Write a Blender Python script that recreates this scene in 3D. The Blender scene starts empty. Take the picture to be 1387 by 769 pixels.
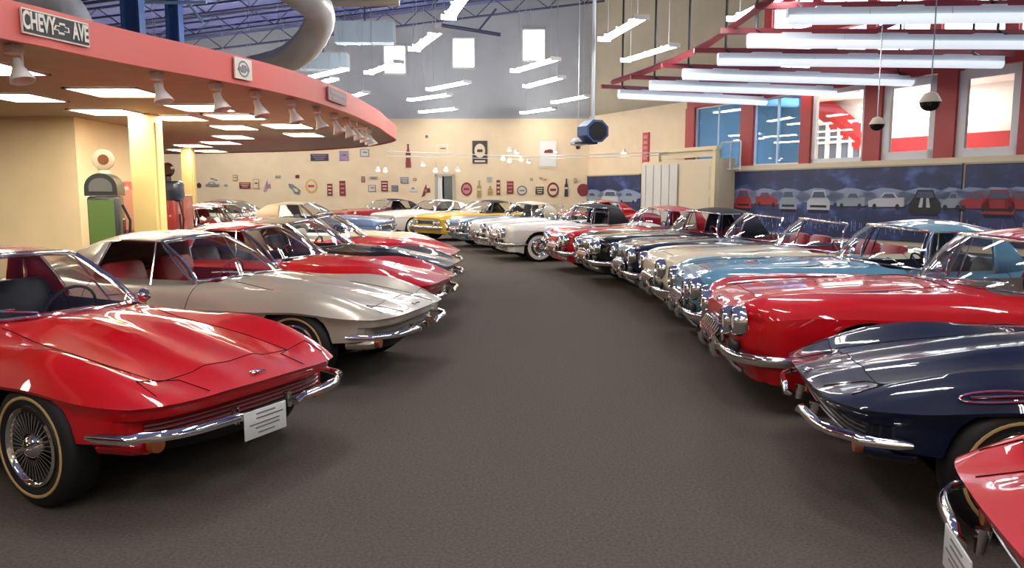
import bpy, math, random
from mathutils import Vector, Matrix
random.seed(7)
PI = math.pi
SC = bpy.context.scene
COL = SC.collection
# ------------------------------------------------------------------ camera
FPX, HEYE, YH = 1040.0, 1.66, 260.0
TH = math.atan((384.5-YH)/FPX)
CT, ST = math.cos(TH), math.sin(TH)
def ray(px, py):
    u = -(py-384.5)/FPX
    return Vector(((px-693.5)/FPX, CT+u*ST, -ST+u*CT))
CAM = Vector((0, 0, HEYE))
def at_z(px, py, z):
    d = ray(px, py); return CAM+d*((z-HEYE)/d.z)
def at_y(px, py, y):
    d = ray(px, py); return CAM+d*(y/d.y)
def at_plane(px, py, p, n):
    d = ray(px, py); return CAM+d*((Vector(p)-CAM).dot(n)/d.dot(n))
cam = bpy.data.cameras.new('camera'); cam.sensor_width = 36; cam.lens = FPX/1387*36; cam.clip_end = 300
co = bpy.data.objects.new('camera', cam); COL.objects.link(co)
co.location = CAM; co.rotation_euler = (PI/2-TH, 0, 0); SC.camera = co
SC.view_settings.view_transform = 'Standard'; SC.view_settings.look = 'None'
SC.view_settings.gamma = 1; SC.view_settings.use_curve_mapping = False
SC.view_settings.exposure = 1.32
SC.cycles.use_denoising = True; SC.cycles.max_bounces = 7; SC.cycles.caustics_reflective = False
SC.cycles.caustics_refractive = False; SC.cycles.sample_clamp_indirect = 6; SC.cycles.transparent_max_bounces = 16
# ------------------------------------------------------------------ materials
MATS = {}
def mat(name, col=(.8, .8, .8), rough=.5, metal=0, coat=0, emit=None, es=0, noise=0, nscale=20, bump=0, bscale=200, spec=.5, col2=None, trans=0):
    if name in MATS: return MATS[name]
    m = bpy.data.materials.new(name); m.use_nodes = True; nt = m.node_tree; b = nt.nodes['Principled BSDF']
    b.inputs['Base Color'].default_value = (*col, 1); b.inputs['Roughness'].default_value = rough
    b.inputs['Metallic'].default_value = metal; b.inputs['Coat Weight'].default_value = coat
    b.inputs['Coat Roughness'].default_value = .03; b.inputs['Specular IOR Level'].default_value = spec
    if trans: b.inputs['Transmission Weight'].default_value = trans
    if emit:
        b.inputs['Emission Color'].default_value = (*emit, 1); b.inputs['Emission Strength'].default_value = es
    if noise or col2:
        tc = nt.nodes.new('ShaderNodeTexCoord'); n = nt.nodes.new('ShaderNodeTexNoise'); n.inputs['Scale'].default_value = nscale
        n.inputs['Detail'].default_value = 6
        nt.links.new(tc.outputs['Object'], n.inputs['Vector'])
        r = nt.nodes.new('ShaderNodeValToRGB'); r.color_ramp.elements[0].position = .35; r.color_ramp.elements[1].position = .65
        c2 = col2 or tuple(min(1, c*(1+noise)) for c in col); c1 = col if col2 else tuple(c*(1-noise) for c in col)
        r.color_ramp.elements[0].color = (*c1, 1); r.color_ramp.elements[1].color = (*c2, 1)
        nt.links.new(n.outputs['Fac'], r.inputs['Fac']); nt.links.new(r.outputs['Color'], b.inputs['Base Color'])
    if bump:
        tc = nt.nodes.new('ShaderNodeTexCoord'); n = nt.nodes.new('ShaderNodeTexNoise'); n.inputs['Scale'].default_value = bscale
        nt.links.new(tc.outputs['Object'], n.inputs['Vector'])
        bp = nt.nodes.new('ShaderNodeBump'); bp.inputs['Strength'].default_value = bump; bp.inputs['Distance'].default_value = .01
        nt.links.new(n.outputs['Fac'], bp.inputs['Height']); nt.links.new(bp.outputs['Normal'], b.inputs['Normal'])
    MATS[name] = m; return m
def glassmat(name, tint=(.8, .84, .82)):
    if name in MATS: return MATS[name]
    m = bpy.data.materials.new(name); m.use_nodes = True; nt = m.node_tree
    for n in list(nt.nodes): nt.nodes.remove(n)
    o = nt.nodes.new('ShaderNodeOutputMaterial'); t = nt.nodes.new('ShaderNodeBsdfTransparent'); g = nt.nodes.new('ShaderNodeBsdfGlossy')
    t.inputs['Color'].default_value = (*tint, 1); g.inputs['Roughness'].default_value = .01
    lw = nt.nodes.new('ShaderNodeLayerWeight'); lw.inputs['Blend'].default_value = .5
    pw = nt.nodes.new('ShaderNodeMath'); pw.operation = 'POWER'; pw.inputs[1].default_value = 4; nt.links.new(lw.outputs['Facing'], pw.inputs[0])
    fr = nt.nodes.new('ShaderNodeMath'); fr.operation = 'MULTIPLY_ADD'; fr.inputs[1].default_value = .85; fr.inputs[2].default_value = .06; nt.links.new(pw.outputs[0], fr.inputs[0]); mx = nt.nodes.new('ShaderNodeMixShader')
    nt.links.new(fr.outputs[0], mx.inputs[0]); nt.links.new(t.outputs[0], mx.inputs[1]); nt.links.new(g.outputs[0], mx.inputs[2])
    nt.links.new(mx.outputs[0], o.inputs[0]); MATS[name] = m; return m
GLASS = glassmat('clear_glass', (.93, .95, .94))
CHROME = mat('chrome', (.82, .82, .84), .07, 1)
DCHROME = mat('satin_metal', (.5, .5, .52), .3, 1)
RUBBER = mat('rubber', (.012, .012, .013), .55, spec=.35)
BLACK = mat('black_trim', (.01, .01, .012), .4)
DARK = mat('underbody', (.006, .006, .006), .8, spec=.1)
WHITEWALL = mat('whitewall', (.72, .70, .65), .5)
GOLDLINE = mat('gold_line', (.55, .36, .14), .5)
LAMPGLASS = mat('lamp_glass', (.75, .78, .8), .08, .3)
AMBER = mat('amber_lens', (.42, .12, .04), .15)
SEAM = mat('panel_gap', (.008, .006, .006), .8, spec=.1)
PLATE = mat('plate_white', (.72, .74, .74), .35)
PLATEINK = mat('plate_ink', (.22, .2, .18), .5)
def paint(name, c): return mat('paint_'+name, c, .4, 0, 1.0, spec=.15)
RED = paint('red', (.55, .004, .008)); DRED = paint('dark_red', (.28, .008, .012)); CREAM = paint('cream', (.78, .68, .48))
SILVER = mat('paint_silver', (.56, .50, .40), .3, .3, 1.0); NAVY = paint('navy', (.005, .009, .032)); BLK = paint('black', (.006, .006, .007))
LBLUE = paint('light_blue', (.10, .28, .42)); WHITE = paint('white', (.78, .76, .70)); YELLOW = paint('yellow', (.85, .50, .04))
PBLUE = paint('pale_blue', (.17, .27, .50)); OLIVE = paint('olive_gold', (.42, .34, .16)); GREY = paint('dark_grey', (.05, .05, .055))
STBLUE = paint('steel_blue', (.16, .26, .36)); COVE = paint('silver_cove', (.45, .45, .45))
TOPBLK = mat('black_canvas', (.012, .012, .014), .8, bump=.2); TOPTAN = mat('olive_canvas', (.20, .17, .11), .75, bump=.2); TOPCRM = mat('cream_canvas', (.70, .60, .42), .7, bump=.2)
REDINT = mat('red_vinyl', (.32, .012, .02), .45); BLKINT = mat('black_vinyl', (.015, .014, .014), .5); WHTINT = mat('white_vinyl', (.6, .57, .5), .5); BLUINT = mat('blue_vinyl', (.06, .13, .25), .5)
# ------------------------------------------------------------------ mesh builder
class MB:
    def __init__(s): s.v = []; s.f = []; s.m = []
    def add(s, vs, fs, mi=0):
        o = len(s.v); s.v += [tuple(p) for p in vs]; s.f += [tuple(i+o for i in f) for f in fs]; s.m += [mi]*len(fs); return s
    def box(s, c, d, mi=0, rz=0, M=None, taper=None):
        vs = []
        for z in (-.5, .5):
            for x, y in ((-.5, -.5), (.5, -.5), (.5, .5), (-.5, .5)):
                k = taper if (taper and z > 0) else 1
                vs.append(Vector((x*d[0]*k, y*d[1]*k, z*d[2])))
        R = M or Matrix.Rotation(rz, 3, 'Z'); vs = [R @ p+Vector(c) for p in vs]
        return s.add(vs, [(0, 3, 2, 1), (4, 5, 6, 7), (0, 1, 5, 4), (1, 2, 6, 5), (2, 3, 7, 6), (3, 0, 4, 7)], mi)
    def rbox(s, c, d, b=.03, mi=0, M=None):      # rounded box: bevelled in every direction
        vs = []; a = [(1, 0), (.7071, .7071), (0, 1)]
        prof = [(-.5*d[2], -b), (-.5*d[2]+b*.3, -b*.3), (-.5*d[2]+b, 0), (.5*d[2]-b, 0), (.5*d[2]-b*.3, -b*.3), (.5*d[2], -b)]
        n = 12; R = M or Matrix.Identity(3)
        for z, e in prof:
            for q in range(4):
                sx, sy = ((1, 1), (-1, 1), (-1, -1), (1, -1))[q]
                for k in range(3):
                    an = PI/2*q+PI/4*k; cx = sx*(d[0]/2-b); cy = sy*(d[1]/2-b)
                    vs.append(R @ Vector((cx+(b+e)*math.cos(an), cy+(b+e)*math.sin(an), z))+Vector(c))
        fs = [(j*n+i, j*n+(i+1) % n, (j+1)*n+(i+1) % n, (j+1)*n+i) for j in range(5) for i in range(n)]
        fs += [tuple(range(n-1, -1, -1)), tuple(range(5*n, 6*n))]
        return s.add(vs, fs, mi)
    def tube(s, path, r, n=8, mi=0, closed=False, cap=True):
        P = [Vector(p) for p in path]; N = len(P); vs = []; up = None
        for i, p in enumerate(P):
            a = P[(i-1) % N] if (closed or i) else P[0]; b = P[(i+1) % N] if (closed or i < N-1) else P[-1]
            t = (b-a); t = t.normalized() if t.length > 1e-9 else Vector((0, 0, 1))
            if up is None: up = Vector((0, 0, 1)) if abs(t.z) < .9 else Vector((1, 0, 0))
            u = (up-t*up.dot(t)); u = u.normalized() if u.length > 1e-6 else t.orthogonal().normalized()
            w = t.cross(u); up = u; rr = r[i] if isinstance(r, list) else r
            ru, rw = rr if isinstance(rr, (list, tuple)) else (rr, rr)
            for k in range(n):
                q = 2*PI*k/n; vs.append(p+u*ru*math.cos(q)+w*rw*math.sin(q))
        fs = [(i*n+k, i*n+(k+1) % n, ((i+1) % N)*n+(k+1) % n, ((i+1) % N)*n+k) for i in range(N if closed else N-1) for k in range(n)]
        if cap and not closed: fs += [tuple(range(n-1, -1, -1)), tuple((N-1)*n+k for k in range(n))]
        return s.add(vs, fs, mi)
    def lathe(s, prof, c=(0, 0, 0), axis='Z', n=24, mi=0, M=None, flip=1):
        vs = []; A = {'Z': lambda r, h, q: (r*math.cos(q), r*math.sin(q), h), 'Y': lambda r, h, q: (r*math.cos(q), h*flip, r*math.sin(q)), 'X': lambda r, h, q: (h*flip, r*math.cos(q), r*math.sin(q))}[axis]
        R = M or Matrix.Identity(3)
        for r, h in prof:
            for k in range(n): vs.append(R @ Vector(A(max(r, 1e-4), h, 2*PI*k/n))+Vector(c))
        fs = [(j*n+k, j*n+(k+1) % n, (j+1)*n+(k+1) % n, (j+1)*n+k) for j in range(len(prof)-1) for k in range(n)]
        return s.add(vs, fs, mi)
    def grid(s, rows, mi=0, closed=False):
        n = len(rows[0]); vs = [p for r in rows for p in r]; m = n if closed else n-1
        return s.add(vs, [(j*n+k, j*n+(k+1) % n, (j+1)*n+(k+1) % n, (j+1)*n+k) for j in range(len(rows)-1) for k in range(m)], mi)
    def prism(s, poly, o, ex, ey, th, mi=0):      # polygon in a plane, given thickness
        o = Vector(o); ex = Vector(ex); ey = Vector(ey); nn = ex.cross(ey).normalized()*th
        a = [o+ex*x+ey*y for x, y in poly]; b = [p+nn for p in a]; n = len(poly)
        return s.add(a+b, [tuple(range(n-1, -1, -1)), tuple(range(n, 2*n))]+[(i, (i+1) % n, n+(i+1) % n, n+i) for i in range(n)], mi)
    def build(s, name, mats, parent=None, sharp=38, off=None, smooth=True):
        me = bpy.data.meshes.new(name)
        vs = s.v if off is None else [(x-off[0], y-off[1], z-off[2]) for x, y, z in s.v]
        me.from_pydata(vs, [], s.f)
        if not isinstance(mats, (list, tuple)): mats = [mats]
        for m in mats: me.materials.append(m)
        me.polygons.foreach_set('material_index', s.m)
        if smooth:
            me.shade_smooth(); me.set_sharp_from_angle(angle=math.radians(sharp))
        me.validate(); me.update()
        o = bpy.data.objects.new(name, me); COL.objects.link(o)
        if parent: o.parent = parent
        if off is not None: o.location = off
        return o
def tag(o, label, cat, group=None):
    o['label'] = label; o['category'] = cat
    if group: o['group'] = group
    return o
def thing(name, loc, label, cat, rz=0, group=None):
    o = bpy.data.objects.new(name, None); o.empty_display_size = .2; COL.objects.link(o); o.location = loc; o.rotation_euler = (0, 0, rz)
    return tag(o, label, cat, group)
def struct(o, lab=None):
    o['kind'] = 'structure'
    if lab: o['label'] = lab
    return o
def pchip(tab):
    xs = [t[0] for t in tab]; ys = [t[1] for t in tab]; n = len(xs)
    if n == 1: return lambda x: ys[0]
    h = [xs[i+1]-xs[i] for i in range(n-1)]; d = [(ys[i+1]-ys[i])/h[i] for i in range(n-1)]; m = [0.0]*n
    m[0] = d[0]; m[-1] = d[-1]
    for i in range(1, n-1):
        if d[i-1]*d[i] > 0:
            w1 = 2*h[i]+h[i-1]; w2 = h[i]+2*h[i-1]; m[i] = (w1+w2)/(w1/d[i-1]+w2/d[i])
    def f(x):
        if x <= xs[0]: return ys[0]
        if x >= xs[-1]: return ys[-1]
        i = 0
        while x > xs[i+1]: i += 1
        t = (x-xs[i])/h[i]
        return ys[i]*(1+2*t)*(1-t)**2+h[i]*m[i]*t*(1-t)**2+ys[i+1]*t*t*(3-2*t)+h[i]*m[i+1]*t*t*(t-1)
    return f
# ------------------------------------------------------------------ car body styles (x from the nose backwards, metres)
C2 = dict(L=4.45, xf=.86, xr=3.34, tyre=.335, track=.735, arch=.375, rocker=.20,
  w=[(0, .74), (.12, .775), (.35, .82), (.84, .868), (1.4, .86), (2.2, .85), (3, .865), (3.5, .88), (4.1, .82), (4.45, .70)],
  zc=[(0, .60), (.4, .615), (.84, .655), (1.3, .64), (2, .64), (3, .66), (3.4, .69), (4.45, .68)],
  top=[(0, [(0, .615), (.3, .685), (.84, .775), (1.3, .84), (1.62, .885), (2, .89), (3, .88), (3.7, .89), (4.2, .84), (4.45, .77)]),
       (.22, [(0, .615), (.3, .695), (.6, .755), (1.0, .83), (1.3, .862), (1.62, .885), (2, .885), (3, .88), (3.7, .885), (4.2, .835), (4.45, .765)]),
       (.32, [(0, .615), (.3, .675), (.84, .76), (1.3, .82), (1.62, .872), (2, .88), (3, .875), (3.7, .88), (4.45, .76)]),
       (.58, [(0, .61), (.3, .665), (.84, .745), (1.3, .795), (1.62, .85), (2, .865), (3, .865), (3.7, .875), (4.45, .75)]),
       (.80, [(0, .608), (.12, .65), (.35, .73), (.65, .80), (.9, .822), (1.25, .812), (1.7, .82), (2.3, .83), (3, .845), (3.5, .88), (4, .85), (4.45, .74)]),
       (.92, [(0, .604), (.35, .69), (.84, .755), (1.3, .735), (2.2, .76), (3, .78), (3.5, .81), (4.45, .72)]),
       (1, [(0, .60), (.4, .615), (.84, .655), (1.3, .64), (2, .64), (3, .66), (3.4, .69), (4.45, .68)])],
  bowF=lambda v: .05*v*v+.13*v**8, bowR=lambda v: .05*v*v+.12*v**6, fade=.7,
  gs=[(0, 0), (.03, .018), (.08, .034), (.2, .034), (.46, .075)],
  gf=[(0, 0), (.02, .022), (.075, .045), (.085, .15), (.21, .15), (.26, .17), (.42, .26)],
  hood=(.30, 1.62, .58), door=(1.90, 3.0), cock=(1.76, 3.0, .66), trunk=(3.35, 4.15, .55),
  ws=dict(bc=(1.60, .89), be=(1.93, .635, .865), tc=(2.22, 1.235), te=(2.39, .495, 1.195), am=.9), dash=(1.92, .80))
C1 = dict(L=4.50, xf=.90, xr=3.49, tyre=.34, track=.76, arch=.39, rocker=.20,
  w=[(0, .80), (.08, .86), (.3, .905), (.84, .925), (1.6, .925), (2.4, .915), (3.2, .925), (3.9, .90), (4.5, .74)],
  zc=[(0, .70), (.15, .73), (.6, .755), (1.2, .745), (2, .74), (3, .75), (3.5, .76), (4.1, .70), (4.5, .62)],
  top=[(0, [(0, .745), (.06, .80), (.2, .85), (.6, .895), (1.2, .935), (1.65, .955), (2, .95), (3, .93), (3.6, .92), (4.1, .85), (4.5, .68)]),
       (.30, [(0, .745), (.06, .80), (.2, .85), (.6, .892), (1.2, .93), (1.65, .95), (2, .945), (3, .93), (3.6, .915), (4.1, .845), (4.5, .675)]),
       (.52, [(0, .74), (.06, .79), (.2, .835), (.6, .872), (1.2, .905), (1.65, .935), (2, .93), (3, .92), (3.6, .90), (4.1, .83), (4.5, .67)]),
       (.74, [(0, .735), (.03, .79), (.1, .845), (.25, .885), (.7, .915), (1.2, .915), (1.8, .915), (2.4, .885), (3, .90), (3.6, .915), (4.1, .83), (4.5, .66)]),
       (.90, [(0, .72), (.03, .765), (.12, .82), (.35, .85), (.8, .88), (1.3, .87), (1.8, .865), (2.4, .83), (3, .85), (3.6, .87), (4.1, .79), (4.5, .64)]),
       (.97, [(0, .71), (.15, .775), (.6, .815), (1.2, .81), (2, .805), (2.4, .79), (3.4, .82), (4.1, .74), (4.5, .63)]),
       (1, [(0, .70), (.15, .73), (.6, .755), (1.2, .745), (2, .74), (3, .75), (3.5, .76), (4.1, .70), (4.5, .62)])],
  bowF=lambda v: .02*v*v+.13*v**10, bowR=lambda v: .10*v*v+.14*v**6, fade=.5,
  gs=[(0, 0), (.1, -.003), (.3, .02), (.54, .075)],
  gf=[(0, 0), (.08, -.012), (.2, .0), (.3, .05), (.5, .14)],
  hood=(.22, 1.62, .50), door=(2.06, 3.0), cock=(1.88, 3.05, .76), trunk=(3.3, 4.2, .5),
  ws=dict(bc=(1.70, .955), be=(2.22, .79, .91), tc=(2.04, 1.305), te=(2.32, .67, 1.265), am=1.25), dash=(2.02, .86))
S60 = dict(L=4.95, xf=.92, xr=3.80, tyre=.345, track=.78, arch=.40, rocker=.22,
  w=[(0, .88), (.1, .90), (.84, .945), (1.6, .95), (3, .95), (4, .945), (4.95, .88)],
  zc=[(0, .72), (.6, .745), (2, .755), (3.6, .78), (4.95, .72)],
  top=[(0, [(0, .80), (.12, .86), (.6, .93), (1.3, .97), (1.75, .98), (3, .98), (4, .96), (4.8, .90), (4.95, .84)]),
       (.2, [(0, .80), (.12, .86), (.5, .935), (1.3, .985), (1.75, .98), (3, .98), (4, .96), (4.8, .90), (4.95, .84)]),
       (.6, [(0, .79), (.12, .85), (.6, .905), (1.3, .945), (1.75, .955), (3, .96), (4, .94), (4.8, .89), (4.95, .83)]),
       (.86, [(0, .78), (.06, .83), (.3, .88), (.8, .905), (1.5, .91), (2.6, .90), (3.2, .92), (3.8, .935), (4.7, .89), (4.95, .81)]),
       (.96, [(0, .75), (.1, .80), (.8, .84), (2.6, .845), (3.6, .865), (4.7, .83), (4.95, .77)]),
       (1, [(0, .72), (.6, .745), (2, .755), (3.6, .78), (4.95, .72)])],
  bowF=lambda v: .05*v*v+.04*v**10, bowR=lambda v: .03*v*v+.06*v**8, fade=.5,
  gs=[(0, 0), (.15, .0), (.35, .02), (.53, .07)],
  gf=[(0, 0), (.06, 0), (.08, .03), (.26, .03), (.28, 0), (.34, .02), (.5, .12)],
  hood=(.12, 1.55, .72), door=(2.05, 3.2), cock=(1.8, 3.45, .80), trunk=(3.9, 4.85, .7),
  ws=dict(bc=(1.66, .985), be=(1.92, .80, .93), tc=(2.28, 1.32), te=(2.42, .60, 1.29), am=.8), dash=(1.95, .88))
# roofs: rail/belt are (x, y, z) lines, mid is (x, z) of the roof's centre line; cells are (top0, top1, bottom0, bottom1, kind)
ROOFS = {
 'c2_coupe': dict(rail=[(2.39, .495, 1.195), (2.75, .52, 1.21), (3.05, .53, 1.17), (3.5, .48, 1.04), (4.1, .36, .86)], mid=[(2.22, 1.235), (2.65, 1.278), (2.95, 1.265), (3.5, 1.10), (4.2, .85)],
      belt=[(1.93, .66, .855), (2.3, .70, .845), (3.0, .72, .855), (3.5, .66, .89), (4.1, .42, .85)], cells=[(0, .40, 0, .50, 'glass'), (.40, 1, .50, 1, 'body')], vent=.40),
 'c2_hard': dict(rail=[(2.39, .495, 1.195), (2.75, .53, 1.205), (3.1, .52, 1.16)], mid=[(2.22, 1.235), (2.65, 1.268), (3.1, 1.215)],
      belt=[(1.93, .66, .855), (2.4, .70, .845), (3.35, .66, .875)], cells=[(0, .72, 0, .72, 'glass'), (.72, 1, .72, 1, 'body')], vent=.42, rear=(3.45, .88)),
 'c1_hard': dict(rail=[(2.32, .67, 1.265), (2.68, .66, 1.27), (3.05, .60, 1.21)], mid=[(2.04, 1.305), (2.6, 1.365), (3.1, 1.29)],
      belt=[(2.22, .79, .91), (2.65, .79, .885), (3.25, .72, .92)], cells=[(0, .80, 0, .70, 'glass'), (.80, 1, .70, 1, 'body')], vent=.12, rear=(3.4, .92)),
 's60': dict(rail=[(2.42, .60, 1.29), (2.9, .61, 1.30), (3.5, .57, 1.24)], mid=[(2.28, 1.32), (2.9, 1.37), (3.55, 1.28)],
      belt=[(1.92, .82, .93), (2.9, .83, .915), (3.95, .78, .94)], cells=[(0, .80, 0, .68, 'glass'), (.80, 1, .68, 1, 'body')], vent=.16, rear=(4.05, .95)),
}
ROOFS['c1_soft'] = dict(ROOFS['c1_hard'], cells=[(0, .55, 0, .50, 'glass'), (.55, 1, .50, 1, 'body')])
ROOFS['c2_soft'] = dict(ROOFS['c2_hard'], cells=[(0, .62, 0, .62, 'glass'), (.62, 1, .62, 1, 'body')])
ROOFS['s60_soft'] = dict(ROOFS['s60'], cells=[(0, .62, 0, .55, 'glass'), (.62, 1, .55, 1, 'body')])

def make_wheel(root, S, x, side, kind, lod, inner=False):
    R = S['tyre']; y = S['track']*side; t = MB(); n = 40 if lod == 0 else 20
    fr = 1 if side > 0 else -1
    prof = [(.19, -.085), (.24, -.10), (R-.035, -.095), (R-.008, -.075), (R, -.05), (R, .05), (R-.008, .072), (R-.04, .092), (.26, .10), (.215, .088), (.19, .06)]
    t.lathe(prof, axis='Y', n=n, flip=fr, c=(0, 0, 0))
    w = t.build('wheel', RUBBER, root); w.location = (x-S['L']/2, y, R)
    c = MB()
    if kind == 'fins':
        c.lathe([(.215, .07), (.212, .098), (.198, .104), (.188, .095), (.18, .075), (.06, .055), (.0, .055)], axis='Y', n=n, flip=fr)
        c.lathe([(.075, .05), (.066, .085), (.042, .11), (.02, .122), (0, .124)], axis='Y', n=24, flip=fr)
        nf = 36 if lod == 0 else 18
        for k in range(nf):
            q = 2*PI*k/nf; M = Matrix.Rotation(-q, 3, 'Y')
            c.box(M @ Vector((.128, .080*fr, 0)), (.112, .020, .0045), 1, M=M)
        for k in range(2):
            M = Matrix.Rotation(PI*k+.4, 3, 'Y'); c.tube([M @ Vector((.0, .118*fr, 0)), M @ Vector((.055, .122*fr, 0)), M @ Vector((.105, .108*fr, 0))], [.016, .014, .006], 8, 1)
        c.lathe([(.186, .078), (.06, .060)], axis='Y', n=n, flip=fr, mi=2)
        c.build('hubcap', [CHROME, CHROME, BLACK], w)
        b = MB(); b.lathe([(.272, .098), (.268, .1025), (.258, .1025), (.254, .098)], axis='Y', n=n, flip=fr); b.build('tyre_line', GOLDLINE, w)
    else:
        c.lathe([(.215, .07), (.212, .098), (.20, .104), (.185, .09), (.12, .088), (.10, .108), (.04, .115), (0, .116)], axis='Y', n=n, flip=fr)
        for k in range(10):
            M = Matrix.Rotation(-2*PI*k/10, 3, 'Y'); c.box(M @ Vector((.152, .091*fr, 0)), (.045, .012, .018), 1, M=M)
        c.build('hubcap', [CHROME, BLACK], w)
        b = MB(); b.lathe([(.295, .097), (.285, .1025), (.22, .099), (.214, .09)], axis='Y', n=n, flip=fr); b.build('whitewall', WHITEWALL, w)
    return w

def make_car(name, label, group, nose, yaw, S, body, roof=None, roofmat=None, interior=BLKINT, wheel='fins', lod=0, cove=None, face=None, extra=(), scale=1.0, cat='car'):
    face = face or ('c1' if S is C1 else 'c2')
    L = S['L']; yaw = math.radians(yaw); back = Vector((-math.cos(yaw), -math.sin(yaw), 0))
    root = thing(name, Vector((nose[0], nose[1], .004))+back*(L/2)*scale, label, cat, yaw+PI, group); root.scale = (scale,)*3
    OFF = L/2
    wf = pchip(S['w']); zcf = pchip(S['zc']); gs = pchip(S['gs']); gf = pchip(S['gf'])
    TV = [t[0] for t in S['top']]; TF = [pchip(t[1]) for t in S['top']]; fade = S['fade']
    cache = {}
    def topz(x, v):
        k = round(x, 4)
        if k not in cache: cache[k] = pchip([(TV[i], TF[i](x)) for i in range(len(TV))])
        z = cache[k](abs(v))
        if 'scoop' in extra:    # raised hood dome
            d = max(0, 1-(abs(v)/.27)**4)*max(0, min(1, (x-.55)/.5))*max(0, min(1, (1.55-x)/.25)); z += .03*d
        return z
    def P(x, v):                # point of the upper surface
        v = max(-1, min(1, v)); w = wf(x); xx = x
        a = max(0, 1-x/fade); b = max(0, 1-(L-x)/fade); xx += S['bowF'](abs(v))*a*a-S['bowR'](abs(v))*b*b
        return Vector((xx-OFF, v*w, topz(x, v)))
    # stations
    st = {round(L*i/(44 if lod == 0 else 26), 4) for i in range((44 if lod == 0 else 26)+1)} | {0.0, .03, .07, .12, .18, L-.04, L-.1}
    R = S['arch']
    ARC = []
    for xc in (S['xf'], S['xr']):
        for k in range(0, 15 if lod == 0 else 9):
            ARC.append(round(xc-R*math.cos(PI*k/(14 if lod == 0 else 8)), 4))
        ARC += [round(xc-R-.002, 4), round(xc+R+.002, 4)]
    cuts = [S['hood'][0], S['hood'][1], S['door'][0], S['door'][1], S['cock'][0], S['cock'][1], S['trunk'][0], S['trunk'][1]]
    base = sorted(st); st = set(ARC) | set(cuts)
    for b in base:
        if all(abs(b-c) > .02 for c in st) or b in (0.0, L): st.add(b)
    XS = sorted(st)
    hv, cv, tv = S['hood'][2], S['cock'][2], S['trunk'][2]
    V0 = [0, .08, .16, .22, .27, .32, .4, .46, .52, .58, .66, .74, .8, .86, .91, .95, .98, 1] if lod == 0 else [0, .22, .32, .45, .58, .74, .8, .9, .97, 1]
    for c in (hv, cv, tv):
        V0 = sorted([v for v in V0 if abs(v-c) > .015]+[c])
    VS = [-v for v in reversed(V0[1:])]+V0
    bodyM = MB(); hoodM = MB(); trunkM = MB(); doorM = {1: MB(), -1: MB()}
    def inside(x, v, r): return r[0]-1e-4 <= x <= r[1]+1e-4 and abs(v) <= r[2]+1e-4
    pts = {}
    for i, x in enumerate(XS):
        for j, v in enumerate(VS): pts[i, j] = P(x, v)
    for M_, test in ((bodyM, 0), (hoodM, 1), (trunkM, 2), (doorM[1], 3), (doorM[-1], 4)):
        idx = {}; vs = []; fs = []
        for i in range(len(XS)-1):
            for j in range(len(VS)-1):
                xm = (XS[i]+XS[i+1])/2; vm = (VS[j]+VS[j+1])/2
                if inside(xm, vm, S['hood']): t = 1
                elif inside(xm, vm, S['cock']): t = 9
                elif inside(xm, vm, S['trunk']): t = 2
                elif S['door'][0] < xm < S['door'][1] and abs(vm) > cv: t = 3 if vm > 0 else 4
                else: t = 0
                if t != test: continue
                f = []
                for q in ((i, j), (i+1, j), (i+1, j+1), (i, j+1)):
                    if q not in idx: idx[q] = len(vs); vs.append(pts[q])
                    f.append(idx[q])
                fs.append(tuple(f))
        M_.add(vs, fs)
    # skirt around the outline: right side back-to-front is v=+1
    n, m = len(XS), len(VS)
    ring = [(i, m-1) for i in range(n-1, -1, -1)]+[(0, j) for j in range(m-2, -1, -1)]+[(i, 0) for i in range(1, n)]+[(n-1, j) for j in range(1, m-1)]
    N = len(ring); RP = [pts[q] for q in ring]; nor = []
    for k in range(N):
        a, b = RP[(k-1) % N], RP[(k+1) % N]; t = Vector((b.x-a.x, b.y-a.y, 0))
        t = t.normalized() if t.length > 1e-6 else Vector((-1, 0, 0)); nor.append(Vector((-t.y, t.x, 0))*-1)
    # make normals outward
    for k in range(N):
        if nor[k].dot(Vector((RP[k].x*.35, RP[k].y, 0))) < 0: nor[k] = -nor[k]
    def inset(k, dz):
        fx = nor[k].x; fr = min(1, max(0, (-fx-.3)/.5)); rr = min(1, max(0, (fx-.3)/.5))
        return gs(dz)*(1-fr)+gf(dz)*fr
    def zb(x):
        z = S['rocker']
        if x < .50 and face == 'c2': z = max(z, .40+.02*(.50-x)/.50)
        elif x < .35: z = max(z, S['rocker']+.04)
        for xc in (S['xf'], S['xr']):
            d = abs(x-xc)
            if d <= R+1e-4: z = max(z, S['tyre']+math.sqrt(max(0, R*R-d*d)))
        return min(z, zcf(x)-.02)
    K = 14 if lod == 0 else 9
    DZ = sorted({g[0] for g in S['gf']}) if lod == 0 else None
    rows = []
    for t in range(K+1):
        r = []
        for k in range(N):
            x = XS[ring[k][0]]; p = RP[k]; z1 = zb(x); H = p.z-z1; dz = H*(t/K)**1.15
            q = p-nor[k]*inset(k, dz); r.append(Vector((q.x, q.y, p.z-dz)))
        rows.append(r)
    for k in range(N):
        k2 = (k+1) % N; x1 = XS[ring[k][0]]; x2 = XS[ring[k2][0]]; xm = (x1+x2)/2; side = ring[k][1] in (0, m-1) and ring[k2][1] in (0, m-1)
        tgt = bodyM
        dr = side and S['door'][0] < xm < S['door'][1]
        for t in range(K):
            tgt = bodyM
            if dr and t < K-2: tgt = doorM[1] if RP[k].y > 0 else doorM[-1]
            tgt.add([rows[t][k], rows[t][k2], rows[t+1][k2], rows[t+1][k]], [(0, 1, 2, 3)])
    # underside and inner arches
    und = MB(); zU = S['rocker']+.05
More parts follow.
